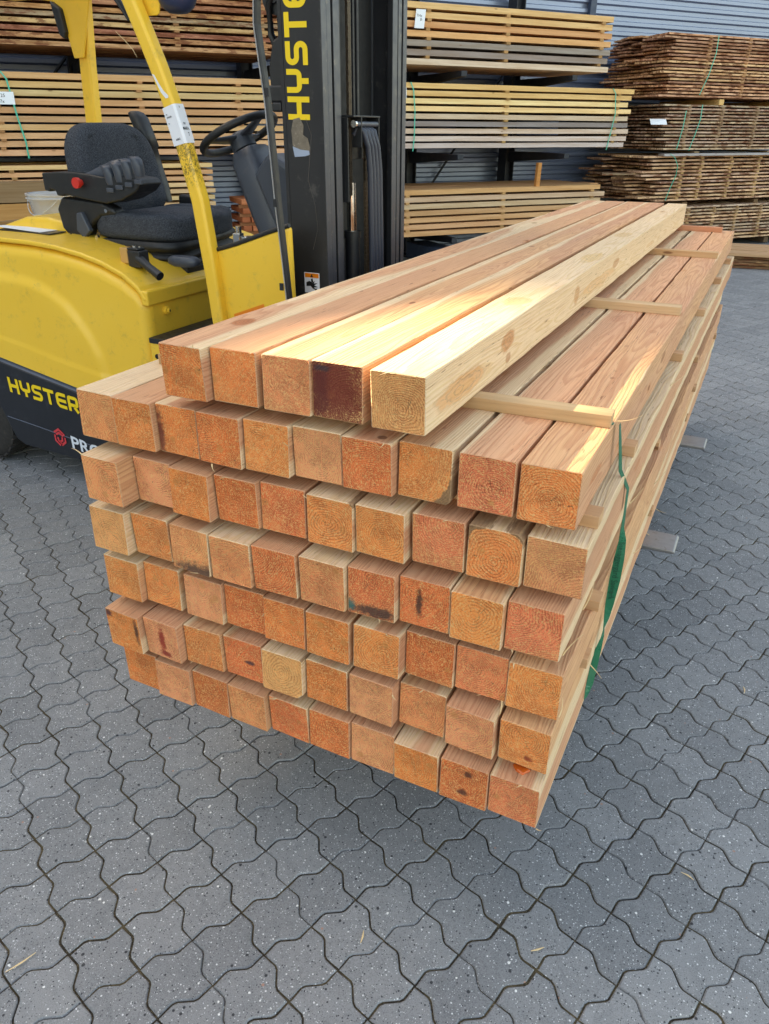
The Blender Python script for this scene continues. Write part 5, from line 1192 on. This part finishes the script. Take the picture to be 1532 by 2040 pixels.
mb = MB(); mb.box(-.35, -.325, 1.545, 1.552, 1.28, 1.555); mb.box(-.36, -.352, 1.545, 1.75, 1.42, 1.555); mb.box(-.352, -.30, 1.602, 1.608, 1.46, 1.56); mb.box(-.352, -.30, 1.738, 1.744, 1.46, 1.56); mb.box(-.352, -.30, 1.545, 1.75, 1.556, 1.562); fl(mb, 'hose_bracket', 'black', .0015)
mb = MB(); mb.tube([(-.31, 1.566, 1.535), (-.31, 1.745, 1.535)], .009, 12); fl(mb, 'hose_roller', 'greyblk'); mb = MB(); mb.tube([(-.31, 1.560, 1.535), (-.31, 1.572, 1.535)], .012, 8); fl(mb, 'roller_bolt', 'chrome')
for k in range(4):
    y = 1.628+.026*k; mb = MB(); mb.tube([(-.335, y-.02, 1.50), (-.318, y-.016, 1.525), (-.300, y-.008, 1.512), (-.290, y+.003, 1.46), (-.285, y+.010, 1.38), (-.285, y+.018, 1.20), (-.285, y+.024, 1.0), (-.285, y+.028, .7), (-.30, y+.03, .45)], .0105, 12); fl(mb, 'lift_hose', 'hose')
# --- carriage and forks
mb = MB(); mb.box(-.20, -.165, 1.22, 2.30, .36, .44); mb.box(-.20, -.165, 1.22, 2.30, .70, .78); mb.box(-.33, -.20, 1.50, 1.56, .30, .85); mb.box(-.33, -.20, 1.89, 1.95, .30, .85); fl(mb, 'fork_carriage', 'mast', .005)
for yc in (1.275, 2.246):
    mb = MB(); mb.prism([(-.165, .295), (-.165, .80), (-.128, .80), (-.125, .3315), (.60, .3315), (1.016, .3300), (1.022, .323), (1.014, .316), (.5, .300), (-.12, .292)], 'y', yc-.058, yc+.058)
    o = fl(mb, 'fork', 'steel', .010, 3)
# --- wheels
def wheel(cx, yo, r, w_, s, name='wheel'):
    root = MB(); rr = []
    y0 = yo if s > 0 else yo-w_
    mb = MB(); R_ = []
    for (dy, rad) in ((0., r*.62), (.004, r*.80), (.012, r*.93), (.03, r), (w_-.03, r), (w_-.012, r*.93), (w_-.004, r*.8), (w_, r*.62)):
        R_.append([(cx+rad*math.cos(t), y0+dy, r+rad*math.sin(t)) for t in [2*math.pi*q/64 for q in range(64)]])
    mb.loft(R_)
    for q in range(26):
        t = 2*math.pi*q/26
        for side in (0, 1):
            M_ = Matrix.Translation((cx, y0, r)) @ Matrix.Rotation(-t-side*.12, 4, 'Y')
            mb.box(r*.965, r*1.012, -.002 if side == 0 else w_*.55, w_*.45 if side == 0 else w_+.002, -.017, .017, 0, M_)
    ty = fl(mb, 'wheel', 'rubber', .002)
    mb = MB(); yy = yo-.004*s if s > 0 else yo+.004
    R_ = [[(cx+rad*math.cos(t), yy+dy*s, r+rad*math.sin(t)) for t in [2*math.pi*q/40 for q in range(40)]] for dy, rad in ((.0, r*.60), (.0, r*.52), (.025, r*.47), (.025, r*.22), (.0, r*.2), (.0, .01))]
    mb.loft(R_); mb.build('rim', 'mastedge', ty)
    return ty
for s in (1, -1):
    yo = Y0+.002 if s > 0 else sym(Y0+.002)
    wheel(-2.30, yo, .235, .15, s); wheel(-.52, yo+.01*s, .27, .16, s)

# ------------------------------------------------------------------ things lying on the forklift
def hood(x): return lerp_y(TOP, x)+.013
cb = empty('clipboard', (-1.95, 1.55, 1.10), 'clipboard with white paper, a blue pen and a pencil lying on the yellow forklift hood', 'clipboard')
q = [(-2.10, 1.43), (-1.735, 1.395), (-1.76, 1.60), (-2.20, 1.66)]
def hz(x): return lerp_y(TOP, x)+.014
mb = MB(); vv = [(x, y, hz(x)+.001) for x, y in q]; mb.add(vv+[(a, b, c+.004) for a, b, c in vv], [(3, 2, 1, 0), (4, 5, 6, 7), (0, 1, 5, 4), (1, 2, 6, 5), (2, 3, 7, 6), (3, 0, 4, 7)]); mb.build('board', 'mastedge', cb)
q2 = [(-2.115, 1.432), (-1.80, 1.402), (-1.80, 1.60), (-2.19, 1.65)]
mb = MB(); vv = [(x, y, hz(x)+.0055) for x, y in q2]; vv[0] = (-2.135, 1.425, vv[0][2]+.012); mb.add(vv+[(a, b, c+.001) for a, b, c in vv], [(3, 2, 1, 0), (4, 5, 6, 7), (0, 1, 5, 4), (1, 2, 6, 5), (2, 3, 7, 6), (3, 0, 4, 7)]); mb.build('paper_sheet', 'paper', cb)
mb = MB(); mb.tube([(-1.83, 1.41, 1.103), (-1.80, 1.47, 1.103), (-1.765, 1.545, 1.10)], .0055, 10); mb.build('pen', simple('navy_pen', (30, 48, 92), .35), cb)
mb = MB(); mb.tube([(-1.90, 1.44, 1.1015), (-1.87, 1.53, 1.1015), (-1.86, 1.55, 1.1015)], .0022, 8); mb.build('pencil', 'black', cb)
# white bucket with lid rim
tb = empty('plastic_tub', (-2.36, 2.02, 1.08), 'translucent white round plastic tub standing behind the seat on the forklift', 'tub')
c0 = (-2.36, 2.02); zb = 1.075
mb = MB(); R_ = [[(c0[0]+r_*math.cos(t), c0[1]+r_*math.sin(t), zb+h_) for t in [2*math.pi*q/48 for q in range(48)]] for h_, r_ in ((.0, .001), (.0, .118), (.006, .124), (.11, .140), (.112, .152), (.118, .152), (.119, .145), (.126, .145), (.127, .151), (.138, .151), (.139, .136), (.11, .134), (.01, .118), (.008, .001))]
mb.loft(R_, caps=False); mb.build('bucket', 'tub', tb)
mb = MB(); R_ = []
for k in range(13):
    t = -2.6+1.9*k/12; R_.append([(c0[0]+(.147+.002*a)*math.cos(t), c0[1]+(.147+.002*a)*math.sin(t), zb+.112-.075*math.sin(math.pi*k/12)+b*.003) for a, b in ((-1, -1), (1, -1), (1, 1), (-1, 1))])
mb.loft(R_); mb.build('handle', 'tub', tb)
mb = MB(); mb.box(-2.62, -2.10, 1.84, 2.24, 1.055, 1.074); o = mb.build('wooden_shelf_board', 'board', bevel=.003); o.color = lin((150, 122, 88)); tag(o, 'grey-brown board under the plastic tub on the rear of the forklift', 'board')
# hand scanner with brown side
hs_ = empty('hand_stapler', (-1.20, 1.38, 1.0), 'black and tan hand stapler lying on the forklift hood in front of the seat', 'stapler')
mb = MB(); mb.box(-1.275, -1.235, 1.33, 1.375, 1.028, 1.088); mb.build('tan_side', simple('tan_case', (196, 150, 88), .5), hs_, bevel=.004)
mb = MB(); mb.box(-1.235, -1.17, 1.33, 1.385, 1.015, 1.08); mb.box(-1.24, -1.18, 1.335, 1.38, 1.08, 1.090); mb.build('head', 'black', hs_, bevel=.006)
mb = MB(); mb.tube([(-1.19, 1.345, 1.05), (-1.13, 1.335, 1.02), (-1.07, 1.325, .992)], [.020, .016, .018], 14); mb.build('handle', 'black', hs_)
mb = MB(); mb.cyl((-1.22, 1.36, 0), 'z', .008, 1.088, 1.096, 10); mb.cyl((-1.20, 1.37, 0), 'z', .006, 1.088, 1.094, 10); mb.build('screw', 'chrome', hs_)
